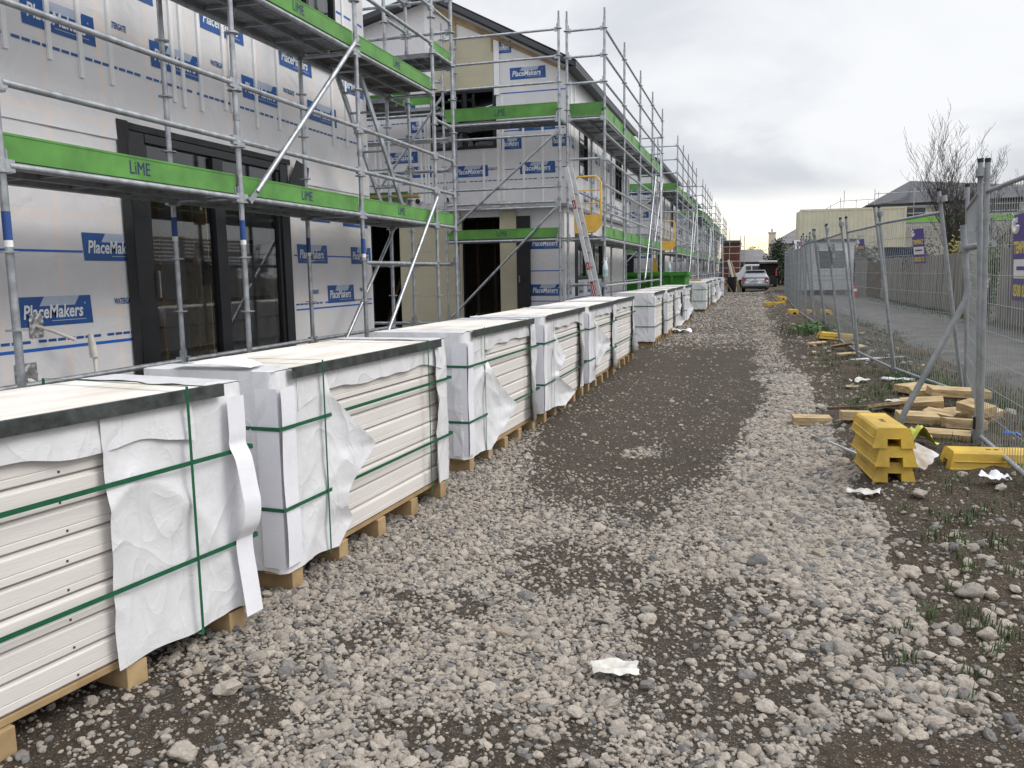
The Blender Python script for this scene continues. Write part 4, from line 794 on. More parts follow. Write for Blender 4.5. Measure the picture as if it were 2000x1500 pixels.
# yellow ballast blocks
def block(label, x, y, z, rz, tilt=0, L=.60, W=.27, H=.125, m=YELL):
    t = thing('ballast_block', label, 'fence block', (x, y, z), rz, 'yellow plastic fence blocks'); t.rotation_euler = (tilt, 0, rz)
    b = MB(); w0, w1 = W / 2, W / 2 - .028; nw, nh = .042, .058
    prof = [(-w0, 0), (-w0, .012), (-w0 + .006, .014), (-w1, H - .012), (-w1 + .014, H), (w1 - .014, H), (w1, H - .012), (w0 - .006, .014), (w0, .012), (w0, 0), (nw + .004, 0), (nw, nh), (-nw, nh), (-nw - .004, 0)]
    n = len(prof)
    def ring(y, k, dz=0): return [(px * k, y, pz if pz < H * .5 else pz - dz) for px, pz in prof]
    rs = [ring(-L / 2, .985, .0), ring(-L / 2 + .02, 1.0), ring(L / 2 - .02, 1.0), ring(L / 2, .985)]; 
    rs[0] = [(a, yy + .030 * c / H, c) for a, yy, c in rs[0]]; rs[3] = [(a, yy - .030 * c / H, c) for a, yy, c in rs[3]]; rs[1] = [(a, yy + .030 * c / H, c) for a, yy, c in rs[1]]; rs[2] = [(a, yy - .030 * c / H, c) for a, yy, c in rs[2]]
    vs = [p for r_ in rs for p in r_]; fs = [(j * n + i, j * n + (i + 1) % n, (j + 1) * n + (i + 1) % n, (j + 1) * n + i) for j in range(3) for i in range(n)]
    def caps(o): # split the notched end into convex pieces
        return [[o + k for k in f] for f in ((0, 1, 2, 3, 12, 13), (3, 4, 5, 6, 11, 12), (6, 7, 8, 9, 10, 11))]
    b.add(vs, fs + caps(0) + [f[::-1] for f in caps(3 * n)], m)
    for s in (-1, 1):
        b.box((s * (w0 - .013), 0, H * .48), (.012, L - .07, .007), m)
    b.build('moulded_body', t, bevel=.005)
    h = MB()
    for dy in (-.02, .03): h.tube((0, dy, H - .001), (0, dy, H + .0015), .018, BROWNW, 12)
    h.build('socket_hole', t); return t
z0 = float(hgt(.88, 6.15)) - .01
block('yellow fence block at the bottom of the stack of three', .90, 6.17, z0, .10, .0); block('yellow fence block in the middle of the stack of three', .885, 6.13, z0 + .122, .15, .02); block('yellow fence block on top of the stack of three', .875, 6.14, z0 + .244, .13, .02)
block('yellow fence block under the foot of the nearest fence panel', 1.62, 6.34, float(hgt(1.6, 6.4)) - .03, PI / 2 + .08, L=.62); block('yellow fence block lying on the earth bank below the leaning fence', 1.50, 16.6, float(hgt(1.5, 16.6)) + .0, PI / 2 + .2, .1, L=.66)
for x, y, rz, lb in ((1.12, 25.6, .1, 'nearest of the small distant yellow blocks under the mesh fence'), (1.52, 25.2, .2, 'yellow fence block behind the mesh, right of the nearest distant one'), (1.95, 24.8, .1, 'distant yellow fence block lying farthest right behind the mesh'), (1.03, 33.4, .0, 'upright pair of far yellow blocks, lower one'), (.78, 33.0, 1.3, 'far yellow fence block lying on the bank at the lane edge'), (.62, 33.9, .6, 'far yellow fence block tipped beside the lane')): block(lb, x, y, float(hgt(x, y)), rz)
block('upright pair of far yellow blocks, upper one', 1.03, 33.4, float(hgt(1.03, 33.4)) + .13, .2)
# purple signs hung on the wire
def fence_sign(label, x, y, z, rz, w, h, half=False, lean=.1, rip=0):
    t = thing('fence_sign', label, 'sign', (x, y, z), rz, 'purple signs on the mesh fence'); t.rotation_euler = (-lean, 0, rz); b = MB()
    yb = -h * (.5 if half else 1)
    b.bb((0, 0, yb), (w, .004, 0), PURP)
    # facing local +Y (towards the lane): text runs right to left in local x
    U, V = (-1, 0, 0), (0, 0, 1); f = .0052
    def rect(a, c, d, e, m, k=f): b.quad([(w * (1 - a), k, -h * c), (w * (1 - d), k, -h * c), (w * (1 - d), k, -h * e), (w * (1 - a), k, -h * e)], m)
    b.path([(w * (1 - .16 - .09 * math.cos(k / 10 * 6.28)), f, -h * (.13 + .07 * math.sin(k / 10 * 6.28))) for k in range(9)], w * .035, WHITEP, 5)
    rect(.06, .30, .96, .47, PRINTG if False else PURP, f); b.text('TEMPFENCE', (w * .95, f + .001, -h * .455), U, V, w * .90, h * .145, SIGNY, 0, .035)
    if not half:
        rect(.05, .52, .95, .74, SIGNW); rect(.18, .60, .80, .645, PURP, f + .001)
        b.text('0508 836 733', (w * .95, f + .001, -h * .955), U, V, w * .90, h * .15, SIGNY, 0, .035)
    b.build('board', t); tie = MB()
    for xx in (.02, w - .02): tie.tube((xx, .004, -.01), (xx, .018, .015), .002, WHITEP, 4)
    tie.build('cable_tie', t); return t
fence_sign('purple and yellow sign at the right edge, on the nearest mesh panel', 1.60, 5.62, 1.80, PI / 2 - .03, .56, .55, lean=.04)
fence_sign('complete purple and yellow sign on the fence, left of the paling gap', 1.70, 9.72, 1.88, PI / 2 + .14, .36, .37, lean=.12)
fence_sign('half purple sign torn off below its yellow lettering', 1.40, 12.1, 1.86, PI / 2 + .07, .42, .30, True, lean=.14)
fence_sign('small distant sign in front of the cabin window, right one', 1.33, 15.6, 1.90, PI / 2, .6, .34, lean=.14); fence_sign('small distant sign in front of the cabin window, left one', 1.26, 18.4, 1.93, PI / 2, .6, .34, lean=.14)
# timber offcuts
def offcut(label, x, y, z, rz, L, W=.14, H=.045, tx=0, ty=0, m=PINEL):
    k_ = .86 if y < 9.2 and x > 1.2 else 1; b = MB(); b.box((0, 0, 0), (L * k_, W * k_, H), m); o = b.build('timber_offcut', bevel=.003); o.location = (x, y, float(hgt(x, y)) + z); o.rotation_euler = (tx, ty, rz + (.9 * math.sin(x * 37 + y * 19) * .55 if k_ < 1 else 0)); return tag(o, label, 'timber offcut', 'pine offcuts by the fence')
OC = [('pine offcut lying alone on the gravel, far left of the heap', .55, 8.16, .045, .10, .34, .16, .075, .04), ('short pine offcut just behind the left of the yellow stack', .90, 7.9, .05, .05, .25, .17, .075, -.06), ('square pine offcut lying flat behind the bent brace', 1.76, 9.86, .05, .75, .36, .36, .075, .05),
      ('large square of thin timber leaning behind the brace foot', 1.30, 8.42, .07, .80, .48, .42, .03, -.22, .1), ('long pine offcut lying across the top of the heap', 1.84, 8.42, .22, -.24, .62, .17, .07, .12, .06), ('pine block at the back left of the heap top', 1.60, 8.58, .19, -.3, .32, .18, .08, .1, -.1), ('pine offcut leaning left under the long top piece', 1.50, 8.25, .13, .35, .42, .14, .07, .3, -.1),
      ('cut pine offcut in the middle front of the heap', 1.60, 7.96, .08, -.6, .30, .15, .08, .15, .1), ('flat pine offcut at the heap front, beside the yellow bag', 1.38, 7.74, .07, .25, .38, .19, .07, .14, .05), ('pine offcut at the right front of the heap with a knot', 1.86, 7.86, .15, -.55, .34, .18, .08, .2, .1), ('pale pine block low at the right of the heap', 1.72, 7.62, .07, -.35, .38, .15, .08, -.08, .05), ('pine offcut buried under the heap centre', 1.74, 8.18, .08, .6, .42, .16, .07, .2),
      ('pine offcut under the steel foot tube', 1.50, 7.22, .03, .18, .42, .14, .06, .2), ('pine piece at the far right of the heap against the mesh', 2.0, 8.0, .10, 1.1, .32, .15, .07, .3), ('thin brown batten lying behind the yellow stack', 1.05, 8.6, .03, .45, .75, .035, .025), ('brown offcut at the back of the heap', 1.86, 8.9, .11, .3, .44, .12, .06, .2),
      ('pine sliver standing on the bank before the yellow block', .95, 14.0, .03, 1.5, .22, .06, .03), ('longer pine sliver left of the far yellow block', 1.05, 15.0, .04, .9, .5, .06, .03, .2), ('crossed pine sliver, upper one, below the far yellow block', 1.42, 14.5, .09, 2.2, .5, .08, .03, .3, .2), ('crossed pine sliver, lower one, below the far yellow block', 1.46, 14.0, .06, .7, .45, .08, .03, .2), ('short pine sliver right of the crossed pair', 1.68, 14.6, .07, 1.1, .36, .09, .03, .3)]
for a in OC: offcut(*a, **({'m': BROWNW} if 'brown' in a[0] else {}))
# litter
def sheet(name, label, cat, x, y, z, rz, w, l, m, amp=.03, sd=0, n=14):
    b = MB(); b.grid(lambda u, v: ((u - .5) * w * (1 + .25 * mnoise.noise((v * 3, sd, 1))), (v - .5) * l * (1 + .25 * mnoise.noise((u * 3, sd, 6))), amp * (.25 + .8 * mnoise.noise((u * 2.6, v * 2.6, sd)) + .25 * mnoise.noise((u * 6, v * 6, sd + 3)))), n, n, m, True)
    o = b.build(name); o.location = (x, y, float(hgt(x, y)) + z); o.rotation_euler = (0, 0, rz); return tag(o, label, cat)
sheet('paper_scrap', 'torn cream paper scrap lying on the gravel in the foreground', 'paper', -.46, 2.87, .035, .25, .17, .10, PAPER, .03, 3); sheet('paper_scrap', 'torn cream wrapper on the gravel in front of the yellow stack', 'paper', .70, 5.55, .04, -.2, .20, .12, PAPER, .04, 8); sheet('plastic_bag', 'crumpled white plastic bag on the earth by the fence foot', 'plastic bag', 1.50, 5.78, .03, .8, .15, .13, PLASTW, .06, 5)
sheet('plastic_bag', 'crumpled yellow green plastic bag tucked behind the yellow stack', 'plastic bag', 1.18, 6.9, .06, .3, .30, .34, YBAG, .14, 9); sheet('plastic_tray', 'white plastic lid leaning against the yellow stack', 'lid', 1.12, 6.1, .10, .4, .14, .24, FOAM, .02, 2); bpy.data.objects['plastic_tray'].rotation_euler = (.2, -.9, .3)
sheet('paper_scrap', 'white scrap on the earth between the offcuts and the lane', 'paper', 1.28, 10.9, .03, .3, .2, .14, PAPER, .05, 11); sheet('paper_scrap', 'white scrap lying behind the brace, beside the heap', 'paper', 1.40, 8.95, .04, 1.3, .12, .2, PAPER, .03, 13); sheet('plastic_strip', 'tangled white plastic strip below the mesh fence', 'plastic strip', 1.72, 10.75, .03, -.6, .5, .07, PLASTW, .05, 15)
sheet('plastic_scrap', 'blue plastic scrap behind the foot of the nearest fence panel', 'plastic scrap', 2.02, 7.35, .06, .5, .10, .12, BLUEL, .05, 17); sheet('plastic_sheet', 'crumpled white sheet beside the pallets past the gap', 'plastic sheet', -1.7, 20.2, .05, .4, .5, .4, PLASTW, .12, 19); sheet('paper_scrap', 'orange scrap on the earth near the white scrap', 'paper', 1.14, 10.35, .02, .1, .16, .08, PINEL, .02, 23)
def strip(name, label, cat, a, b_, r_, m):
    b = MB(); a = Vector(a); b_ = Vector(b_); d = (b_ - a); q = d.normalized().to_track_quat('X', 'Z').to_matrix(); b.box((0, 0, 0), (d.length, r_, .012), m, q); o = b.build(name); mid = (a + b_) / 2; o.location = (mid.x, mid.y, float(hgt(mid.x, mid.y)) + mid.z); return tag(o, label, cat)
strip('plastic_trim', 'thin white plastic trim sticking out left of the yellow stack', 'trim strip', (.60, 6.95, .06), (.80, 6.50, .05), .025, GALV); strip('metal_strip', 'pale metal strip lying under the leaning fence', 'trim strip', (1.62, 13.6, .03), (2.25, 13.9, .04), .08, GALV); strip('metal_strip', 'pale trim strip in front of the crossed slivers', 'trim strip', (1.42, 13.3, .03), (1.85, 13.6, .03), .07, FOAM)
# ------------------------------------------------------------------ paling fence, containers, cabin, plants
def palings(label, a, b, h, m=PINED, sd=0, name='paling_fence', lean=0):
    rd = random.Random(sd); a = Vector((*a, 0)); b = Vector((*b, 0)); d = b - a; L = d.length; t = thing(name, label, 'fence', a, math.atan2(d.y, d.x), 'grey paling fences by the driveway'); mb = MB(); x = 0
    while x < L:
        w = .145; hh = h + rd.uniform(-.03, .03); mb.box((x + w / 2, rd.uniform(-.008, .008), hh / 2), (w, .018, hh), m, Matrix.Rotation(rd.uniform(-.008, .008), 3, 'Y')); x += w + rd.uniform(.001, .012)
    mb.build('palings', t); r_ = MB()
    for z in (.4, h * .5, h - .3): r_.bb((0, -.07, z), (L, -.02, z + .09), m)
    r_.build('rail', t); return t
palings('grey weathered paling fence along the driveway, longest run', (6.1, 27.6), (5.75, 42.5), 1.86, sd=1); palings('grey paling fence run nearest the camera, right of the ivy', (6.45, 12), (6.3, 24.9), 1.92, sd=2); palings('grey paling fence run beyond the brown gate', (5.35, 44.6), (5.15, 47.6), 1.86, sd=4)
palings('brown vertical board gate between grey paling runs', (5.72, 42.6), (5.40, 44.5), 1.70, BROWNW, 3, 'paling_gate')
mb = MB()
for k in range(7): mb.bb((6.9, 19.5, 1.95 + .12 * k), (6.94, 26.5, 2.03 + .12 * k), PINED)
for y in (19.6, 23, 26.4): mb.bb((6.95, y, 0), (7.05, y + .1, 2.8), PINED)
tag(mb.build('slat_screen', org=(6.9, 23, 0), loc=(6.9, 23, 0)), 'dark horizontal slat screen rising behind the paling fence', 'screen')
def container(label, x0, x1, y, z, dep, h, m, slope=.0):
    L = x1 - x0; t = thing('shipping_container', label, 'container', (x0, y, z), slope, 'stacked shipping containers'); mb = MB(); n = int(L / .22)
    prof = []
    for k in range(n): u = L * k / n; s = L / n; prof += [(u, 0), (u + s * .35, 0), (u + s * .5, .015), (u + s * .85, .015)]
    prof.append((L, 0))
    for (a, b) in zip(prof, prof[1:]): mb.quad([(a[0], a[1], .15), (b[0], b[1], .15), (b[0], b[1], h - .12), (a[0], a[1], h - .12)], m); mb.quad([(b[0], dep - b[1], .15), (a[0], dep - a[1], .15), (a[0], dep - a[1], h - .12), (b[0], dep - b[1], h - .12)], m)
    mb.bb((.02, .04, .1), (.05, dep - .04, h - .05), m); mb.bb((L - .05, .04, .1), (L - .02, dep - .04, h - .05), m); mb.bb((.03, .05, h - .06), (L - .03, dep - .05, h - .03), m); mb.build('corrugated_side', t)
    f_ = MB()
    for yy in (-.012, dep - .05): f_.bb((.12, yy, 0), (L - .12, yy + .06, .149), m); f_.bb((.12, yy, h - .119), (L - .12, yy + .06, h - .002), m)
    for xx in (-.01, L - .11):
        for yy in (-.016, dep - .09): f_.bb((xx, yy, -.002), (xx + .12, yy + .11, h), m)
    f_.build('frame', t); return t
container('navy container on the ground under the cream one', 2.55, 8.55, 50.3, -.05, 2.44, 2.6, CONTB, .10); cc = container('cream container stacked on the navy one', 2.42, 7.95, 50.3, 2.56, 2.44, 2.2, CONT, .035)
cb = thing('site_cabin', 'white site cabin with a grilled window below the cream container', 'site cabin', (2.1, 47.6, .3)); b = MB(); b.bb((0, 0, 0), (2.95, 2.4, 2.55), CABIN)
for x in np.arange(.3, 2.9, .3): b.bb((x, -.006, .1), (x + .015, -.001, 2.4), GALVD)
b.build('cabin_wall', cb); b = MB(); b.bb((-.08, -.1, 2.56), (3.05, 2.5, 2.68), mat('cabin dark trim', (.05, .06, .08), .5)); b.build('roof', cb); b = MB()
for z in (.52, .74): b.bb((1.0, -.012, z), (2.95, -.002, z + .03), GALVD)
b.build('trim_rail', cb)
b = MB()
for a, c in (((1.10, 1.08), (2.55, 1.13)), ((1.10, 2.08), (2.55, 2.13)), ((1.10, 1.13), (1.15, 2.08)), ((2.50, 1.13), (2.55, 2.08))): b.bb((a[0], -.03, a[1]), (c[0], -.004, c[1]), WHITEP)
w_ = b.build('window', cb); b = MB(); b.bb((1.15, -.012, 1.13), (2.5, -.006, 2.08), BLACKM); b.build('pane', w_); b = MB()
for k in range(-8, 14): 
    x0, x1 = 1.15 + k * .1, 1.15 + k * .1 + .95
    for s in (0, 1):
        pa, pb_ = (max(1.15, x0), min(2.5, x1)); 
        if pb_ <= pa: continue
        za, zb = 1.13 + (pa - x0), 1.13 + (pb_ - x0)
        if s: za, zb = 2.08 - (pa - x0), 2.08 - (pb_ - x0)
        b.tube((pa, -.02, za), (pb_, -.02, zb), .006, GALV, 4)
b.build('grille', w_); b = MB()
for x in (.2, 1.4, 2.6): b.bb((x, .2, -.35), (x + .2, 2.2, -.001), CONC)
b.build('pier', cb)
b = MB(); b.bb((-.1, -.5, 2.25), (.42, -.46, 2.72), WHITEP); b.prism([(.08, .15), (.3, .12), (.34, .3), (.2, .38), (.1, .3)], (-.0, -.505, 2.25), (1, 0, 0), (0, 0, 1), (0, 1, 0), .004, ORNG); b.bb((.12, -.507, 2.45), (.2, -.503, 2.52), BLACKM); tag(b.build('notice_board', org=(2.1 - 2.1, 0, 0), loc=(2.1, 47.6, .25)), 'white board with an orange mark above the far fence', 'notice board')
b = MB(); b.tube((0, 0, 0), (0, 0, .04), .2, CONEM, 4); b.path([(0, 0, .04), (0, 0, .7)], [.15, .03], CONEM, 12); b.path([(0, 0, .34), (0, 0, .46)], [.1, .075], WHITEP, 12, False); tag(b.build('traffic_cone', loc=(4.7, 43.2, .0)), 'red traffic cone by the site cabin', 'traffic cone')
# leafy things: leaf-sized faces through the volume of a crown
def leaves(mb, c, rad, n, size, m, rd, clump=9):
    cl = []
    for _ in range(clump):
        a = rd.uniform(0, 6.28); z = rd.uniform(-1, 1); q = math.sqrt(1 - z * z); k = rd.uniform(.35, .95); cl.append((c[0] + rad[0] * q * math.cos(a) * k, c[1] + rad[1] * q * math.sin(a) * k, c[2] + rad[2] * z * k, rd.uniform(.28, .55)))
    vs = []; fs = []
    for _ in range(n):
        x, y, z, s = rd.choice(cl); p = Vector((x + rd.gauss(0, .5) * rad[0] * s, y + rd.gauss(0, .5) * rad[1] * s, z + rd.gauss(0, .5) * rad[2] * s)); u = Vector((rd.gauss(0, 1), rd.gauss(0, 1), rd.gauss(0, 1))).normalized(); w = u.orthogonal().normalized(); k = size * rd.uniform(.6, 1.4); o = len(vs)
        vs += [p - u * k, p + w * k * .5, p + u * k, p - w * k * .5]; fs.append((o, o + 1, o + 2, o + 3))
    mb.add(vs, fs, m)
def bush(name, label, cat, base, rad, n, size, m, sd, stem=True, clump=14, group=None):
    rd = random.Random(sd); t = thing(name, label, cat, base, 0, group); b = MB(); leaves(b, (0, 0, rad[2] * 1.05), rad, n, size, m, rd, clump); b.build('foliage', t); s = MB()
    for k in range(5): a = rd.uniform(0, 6.28); s.path([(.05 * math.cos(a), .05 * math.sin(a), -.1), (rad[0] * .3 * math.cos(a), rad[1] * .3 * math.sin(a), rad[2] * .8), (rad[0] * .6 * math.cos(a + .3), rad[1] * .6 * math.sin(a + .3), rad[2] * 1.5)], [.05, .035, .01], BARK, 5)
    s.build('stem', t); return t
bush('ivy', 'ivy growing in the gap between the paling fences', 'ivy', (6.28, 26.2, 0), (.28, 1.1, 1.1), 1500, .05, LEAFM, 2); bush('shrub', 'yellow green shrub above the paling fence below the bare tree', 'shrub', (7.1, 31.5, .9), (.8, 1.2, .75), 1500, .07, LEAFY, 3); bush('shrub', 'dull brown green shrub behind the paling fence beside the container', 'shrub', (7.2, 36.5, .6), (1.2, 1.6, 1.35), 2600, .06, mat('brown green leaf', (.035, .036, .022), .8, 0, .5, 3), 4); bush('shrub', 'pale leafed shrub behind the half purple sign', 'shrub', (5.6, 48.6, .6), (.9, .5, 1.15), 1200, .08, mat('grey leaf', (.16, .16, .13), .6, 0, .4, 3), 6)
bush('hedge', 'dark tall hedge at the end of the lane beside the black van', 'hedge', (2.05, 71, 0), (1.2, 1.2, 1.75), 7000, .10, LEAFD, 7, clump=26); bush('tree', 'yellow green tree behind the grey garage roof', 'tree', (.15, 122, 0), (1.1, 1.5, 2.3), 2600, .2, LEAFY, 8, clump=22); bush('weed_clump', 'clump of green weeds under the leaning mesh fence', 'weeds', (1.28, 18.2, float(hgt(1.28, 18.2))), (.42, .9, .13), 900, .04, mat('weed leaf', (.05, .11, .025), .6, 0, .4, 3), 9)
# bare winter tree
def bare_tree(label, base, H, sd, spread=.62, nlimb=9, lean=(0, 0)):
    rd = random.Random(sd); t = thing('bare_tree', label, 'tree', base, 0); tr = MB(); cr = MB()
    tr.path([(0, 0, -.1), (.04, .03, H * .15), (lean[0] * .3, .02, H * .30)], [.13, .11, .10], BARK, 10); tr.build('trunk', t)
    def grow(p, d, L, r, lev):
        pts = [p]; rr = [r]; n = 5
        for k in range(n):
            d = (d + Vector((rd.gauss(0, .09), rd.gauss(0, .09), .10 + rd.gauss(0, .04)))).normalized(); pts.append(pts[-1] + d * L / n); rr.append(max(.0042, r * (1 - .8 * (k + 1) / n)))
        cr.path(pts, rr, BARK, 6 if lev < 2 else 4, False)
        if lev < 3:
            for k in range(1, n + 1):
                for _ in range(2 if lev == 0 else (1 if rd.random() < .9 else 2)):
                    q = Vector((rd.gauss(0, 1), rd.gauss(0, 1), rd.uniform(.0, .9))).normalized(); grow(pts[k], (d * .75 + q * .75).normalized(), L * rd.uniform(.32, .55), rr[k] * .55, lev + 1)
    top = Vector((lean[0] * .3, .02, H * .30))
    for k in range(nlimb):
        a = 6.28 * k / nlimb + rd.uniform(-.3, .3); s = spread * rd.uniform(.3, 1.1); grow(top - Vector((0, 0, rd.uniform(0, H * .12))), Vector((math.cos(a) * s, math.sin(a) * s, 1)).normalized(), H * rd.uniform(.40, .62) * (1.1 - .25 * s), .055, 0)
    cr.build('crown', t); return t
bare_tree('tall bare winter tree rising behind the paling fence', (6.95, 34, 0), 5.7, 4, .66, 10, (.5, 0))
bare_tree('smaller bare tree at the right edge behind the near fence panel', (8.5, 34.5, 0), 4.1, 9, .7, 3)
# ------------------------------------------------------------------ buildings at the back
def hip(mb, x0, x1, y0, y1, z, rise, m, ov=.5, inset=None):
    x0 -= ov; x1 += ov; y0 -= ov; y1 += ov; i = inset if inset is not None else (y1 - y0) / 2; ym = (y0 + y1) / 2
    v = [(x0, y0, z), (x1, y0, z), (x1, y1, z), (x0, y1, z), (x0 + i, ym, z + rise), (x1 - i, ym, z + rise)]
    mb.add(v, [(0, 1, 5, 4), (1, 2, 5), (2, 3, 4, 5), (3, 0, 4), (0, 3, 2, 1)], m)
hs = thing('house', 'large cream house with a charcoal hip roof beyond the containers', 'house', (7.6, 62, 0)); b = MB(); b.bb((0, 0, 0), (14, 9, 5.6), CREAMW); b.build('wall', hs)
b = MB(); v = [(-.45, -.45, 5.62), (14.5, -.45, 5.95), (14.5, 9.5, 5.95), (-.45, 9.5, 5.62), (2.75, 2.8, 7.42), (14.5, 4.0, 6.6)]; b.add(v, [(0, 1, 5, 4), (1, 2, 5), (2, 3, 4, 5), (3, 0, 4), (0, 3, 2, 1)], ROOFM)
for k in range(30): x = -.2 + k * .48; zt = 5.66 + .022 * k * .48; b.tube((x, -.44, zt), (x + (2.75 - x) * (.9 if x < 2.75 else 0), 2.3 if x > 2.75 else max(-.4, 2.3 * (x + .45) / 3.2), zt + (1.25 if x > 2.75 else 1.5 * (x + .45) / 3.2)), .018, ROOFM, 4)
b.bb((-.47, -.5, 5.50), (14.4, -.46, 5.62), BLACKM); b.build('roof', hs)
for x, w, z in ((2.2, 1.1, 4.62), (7.1, 1.75, 4.9)):
    b = MB(); b.bb((x, -.03, z), (x + w, -.002, z + .72), BLACKM); wv = b.build('window', hs); b = MB(); b.bb((x + .06, -.036, z + .06), (x + w * .6, -.031, z + .66), GLASSD); b.bb((x + w * .63, -.036, z + .06), (x + w - .06, -.031, z + .66), GLASSD); b.build('pane', wv)
for x, z in ((7.45, 6.35), (7.95, 6.45)): b = MB(); b.tube((x, 1.2, z - .5), (x, 1.2, z), .07, GALVD, 8); b.path([(x, 1.2, z), (x, 1.2, z + .08), (x, 1.2, z + .2), (x, 1.2, z + .28)], [.12, .2, .2, .06], GALVD, 12); b.build('roof_vent', hs)
LIME = mat('lime toe board paint', (.17, .52, .03), .5)
sr = thing('scaffold', 'distant scaffold with bright green boards along the cream house', 'scaffold', (7.6, 60.8, 0), 0, None)
for x in (0, 2.4, 4.8, 7.2, 9.6, 12): b = MB(); b.tube((x, 0, 0), (x, 0, 6.6), .025, GALV, 6); b.build('standard', sr)
for z in (3.4, 4.1, 4.35, 4.95, 5.4, 6.3): b = MB(); b.tube((0, -.02, z), (12, -.02, z + (.0 if z < 6 else .2)), .024, GALV, 6); b.build('ledger', sr)
b = MB(); b.bb((0, -.06, 4.40), (12, -.03, 4.68), LIME); b.build('toe_board', sr); b = MB(); b.bb((0, 0, 4.32), (12, .7, 4.38), GALVD); b.build('deck_plank', sr)
sf = thing('scaffold', 'thin distant scaffold top rising left of the cream house roof', 'scaffold', (3.9, 80, 0))
for k, (x, z) in enumerate(((1.0, 6.1), (1.7, 6.5), (2.5, 7.0), (3.3, 7.6), (3.6, 8.2), (4.6, 7.4), (5.6, 7.2), (6.4, 8))): b = MB(); b.tube((x, 0, 3), (x, 0, z), .03, GALV, 6); b.build('standard', sf)
for a, c in (((.6, 5.9), (3.3, 7.3)), ((3.3, 7.3), (10, 7.5)), ((1.2, 5.5), (3.5, 6.4)), ((3.5, 6.5), (5.6, 6.7))): b = MB(); b.tube((a[0], 0, a[1]), (c[0], 0, c[1]), .03, GALV, 6); b.build('ledger', sf)
fh = thing('house', 'grey roofed house with a square chimney at the end of the lane', 'house', (1.9, 96, 0)); b = MB(); b.bb((0, 0, 0), (9, 8, 4.1), CREAMW); b.build('wall', fh); b = MB(); hip(b, 0, 9, 0, 8, 4.15, 2.6, ROOFG, .35); b.bb((-.36, -.38, 4.02), (9.36, -.33, 4.16), BLACKM); rf = b.build('roof', fh); b = MB(); b.bb((-.45, 1, 0), (.3, 1.7, 5.35), CREAMW); b.bb((-.52, .93, 5.35), (.37, 1.77, 5.5), CREAMW); b.tube((-.1, 1.3, 5.5), (-.1, 1.3, 5.85), .09, GALVD, 8); b.build('chimney', rf)
b = MB(); b.bb((4.4, -.03, 1.2), (6, -.002, 2.4), BLACKM); b.build('window', fh)
gg = thing('garage', 'low garage with a grey hip roof at the lane end', 'garage', (-3.4, 86, 0)); b = MB(); b.bb((0, 0, 0), (5.2, 6, 2.1), CREAMW); b.build('wall', gg); b = MB(); hip(b, 0, 5.2, 0, 6, 2.15, 1.3, ROOFG, .4, 1.7); b.bb((-.42, -.44, 2.04), (5.62, -.4, 2.17), BLACKM); b.build('roof', gg); b = MB(); b.bb((.6, -.04, 0), (4.7, -.003, 1.9), mat('dark garage door', (.05, .05, .055), .6)); b.build('garage_door', gg)
bk = thing('brick_building', 'red brick block end behind the far end of the scaffolds', 'building', (-3.2, 82, 0)); b = MB(); b.bb((.15, 0, 0), (1.85, 8, 3.9), BRICK); b.build('wall', bk); b = MB(); b.bb((.1, -.15, 3.9), (1.9, 8.1, 4.15), ROOFM); b.build('roof', bk)
sb = thing('scaffold', 'small scaffold tower against the red brick block', 'scaffold', (-3.2, 79, 0))
for x in (0, 1.0, 1.95, 2.3): b = MB(); b.tube((x, 0, 0), (x, 0, 5.2 if x == 1.0 else 4.5), .035, GALV, 6); b.build('standard', sb)
for z in (.6, 1.1, 1.6, 2.2, 2.9, 3.5, 4.1): b = MB(); b.tube((0, 0, z), (2.3, 0, z), .03, GALV, 6); b.build('ledger', sb)
# ------------------------------------------------------------------ skip, vehicles and yard clutter
sk = thing('skip_bin', 'green steel skip bin standing in the gap of the panel stacks', 'skip', (-5.6, 27.2, -.01)); b = MB()
SL = 3.5; z1 = 1.42
def trap(y, k): return [(.25, y, 0), (SL - .12, y, 0), (SL, y, z1), (0, y, z1)]
A = trap(.12, 0); A[2] = (SL, 0, z1); A[3] = (0, 0, z1); Bq = trap(1.9, 0); Bq[2] = (SL, 2.0, z1); Bq[3] = (0, 2.0, z1)
b.add(A + Bq, [(0, 1, 2, 3), (5, 4, 7, 6), (1, 5, 6, 2), (4, 0, 3, 7), (4, 5, 1, 0)], SKIPG); b.quad([(.06, .08, z1 - .25), (SL - .06, .08, z1 - .25), (SL - .06, 1.92, z1 - .25), (.06, 1.92, z1 - .25)], DARKIN)
for x in (.35, 1.35, 2.35, 3.02): b.add([(x, .115, 0), (x + .09, .115, 0), (x + .09, -.03, z1 - .1), (x, -.03, z1 - .1), (x, .06, 0), (x + .09, .06, 0), (x + .09, -.07, z1 - .1), (x, -.07, z1 - .1)], [(4, 5, 6, 7), (0, 4, 7, 3), (1, 2, 6, 5)], SKIPG)
b.build('bin_body', sk); b = MB(); b.bb((-.05, -.08, z1 - .1), (SL + .05, -.005, z1 + .01), SKIPG); b.bb((-.05, 2.005, z1 - .1), (SL + .05, 2.08, z1 + .01), SKIPG); b.bb((SL + .003, 0, z1 - .1), (SL + .06, 2.0, z1 + .01), SKIPG); b.build('rim', sk)
b = MB(); sy = lambda z: .12 * (1 - z / z1) - .012
for k in range(3):
    a = k * 2.094 + .52; c = Vector((2.72, sy(.85), .85)); d = Vector((math.cos(a), 0, math.sin(a))); e = Vector((-math.sin(a), 0, math.cos(a)))
    b.add([c + d * .2 - e * .15, c + d * .2 + e * .06, c + d * .11 + e * .06, c + d * .11 - e * .15], [(0, 1, 2, 3)], BLACKM); b.add([c + d * .24 + e * .05, c + d * .155 + e * .17, c + d * .06 + e * .05], [(0, 1, 2)], BLACKM)
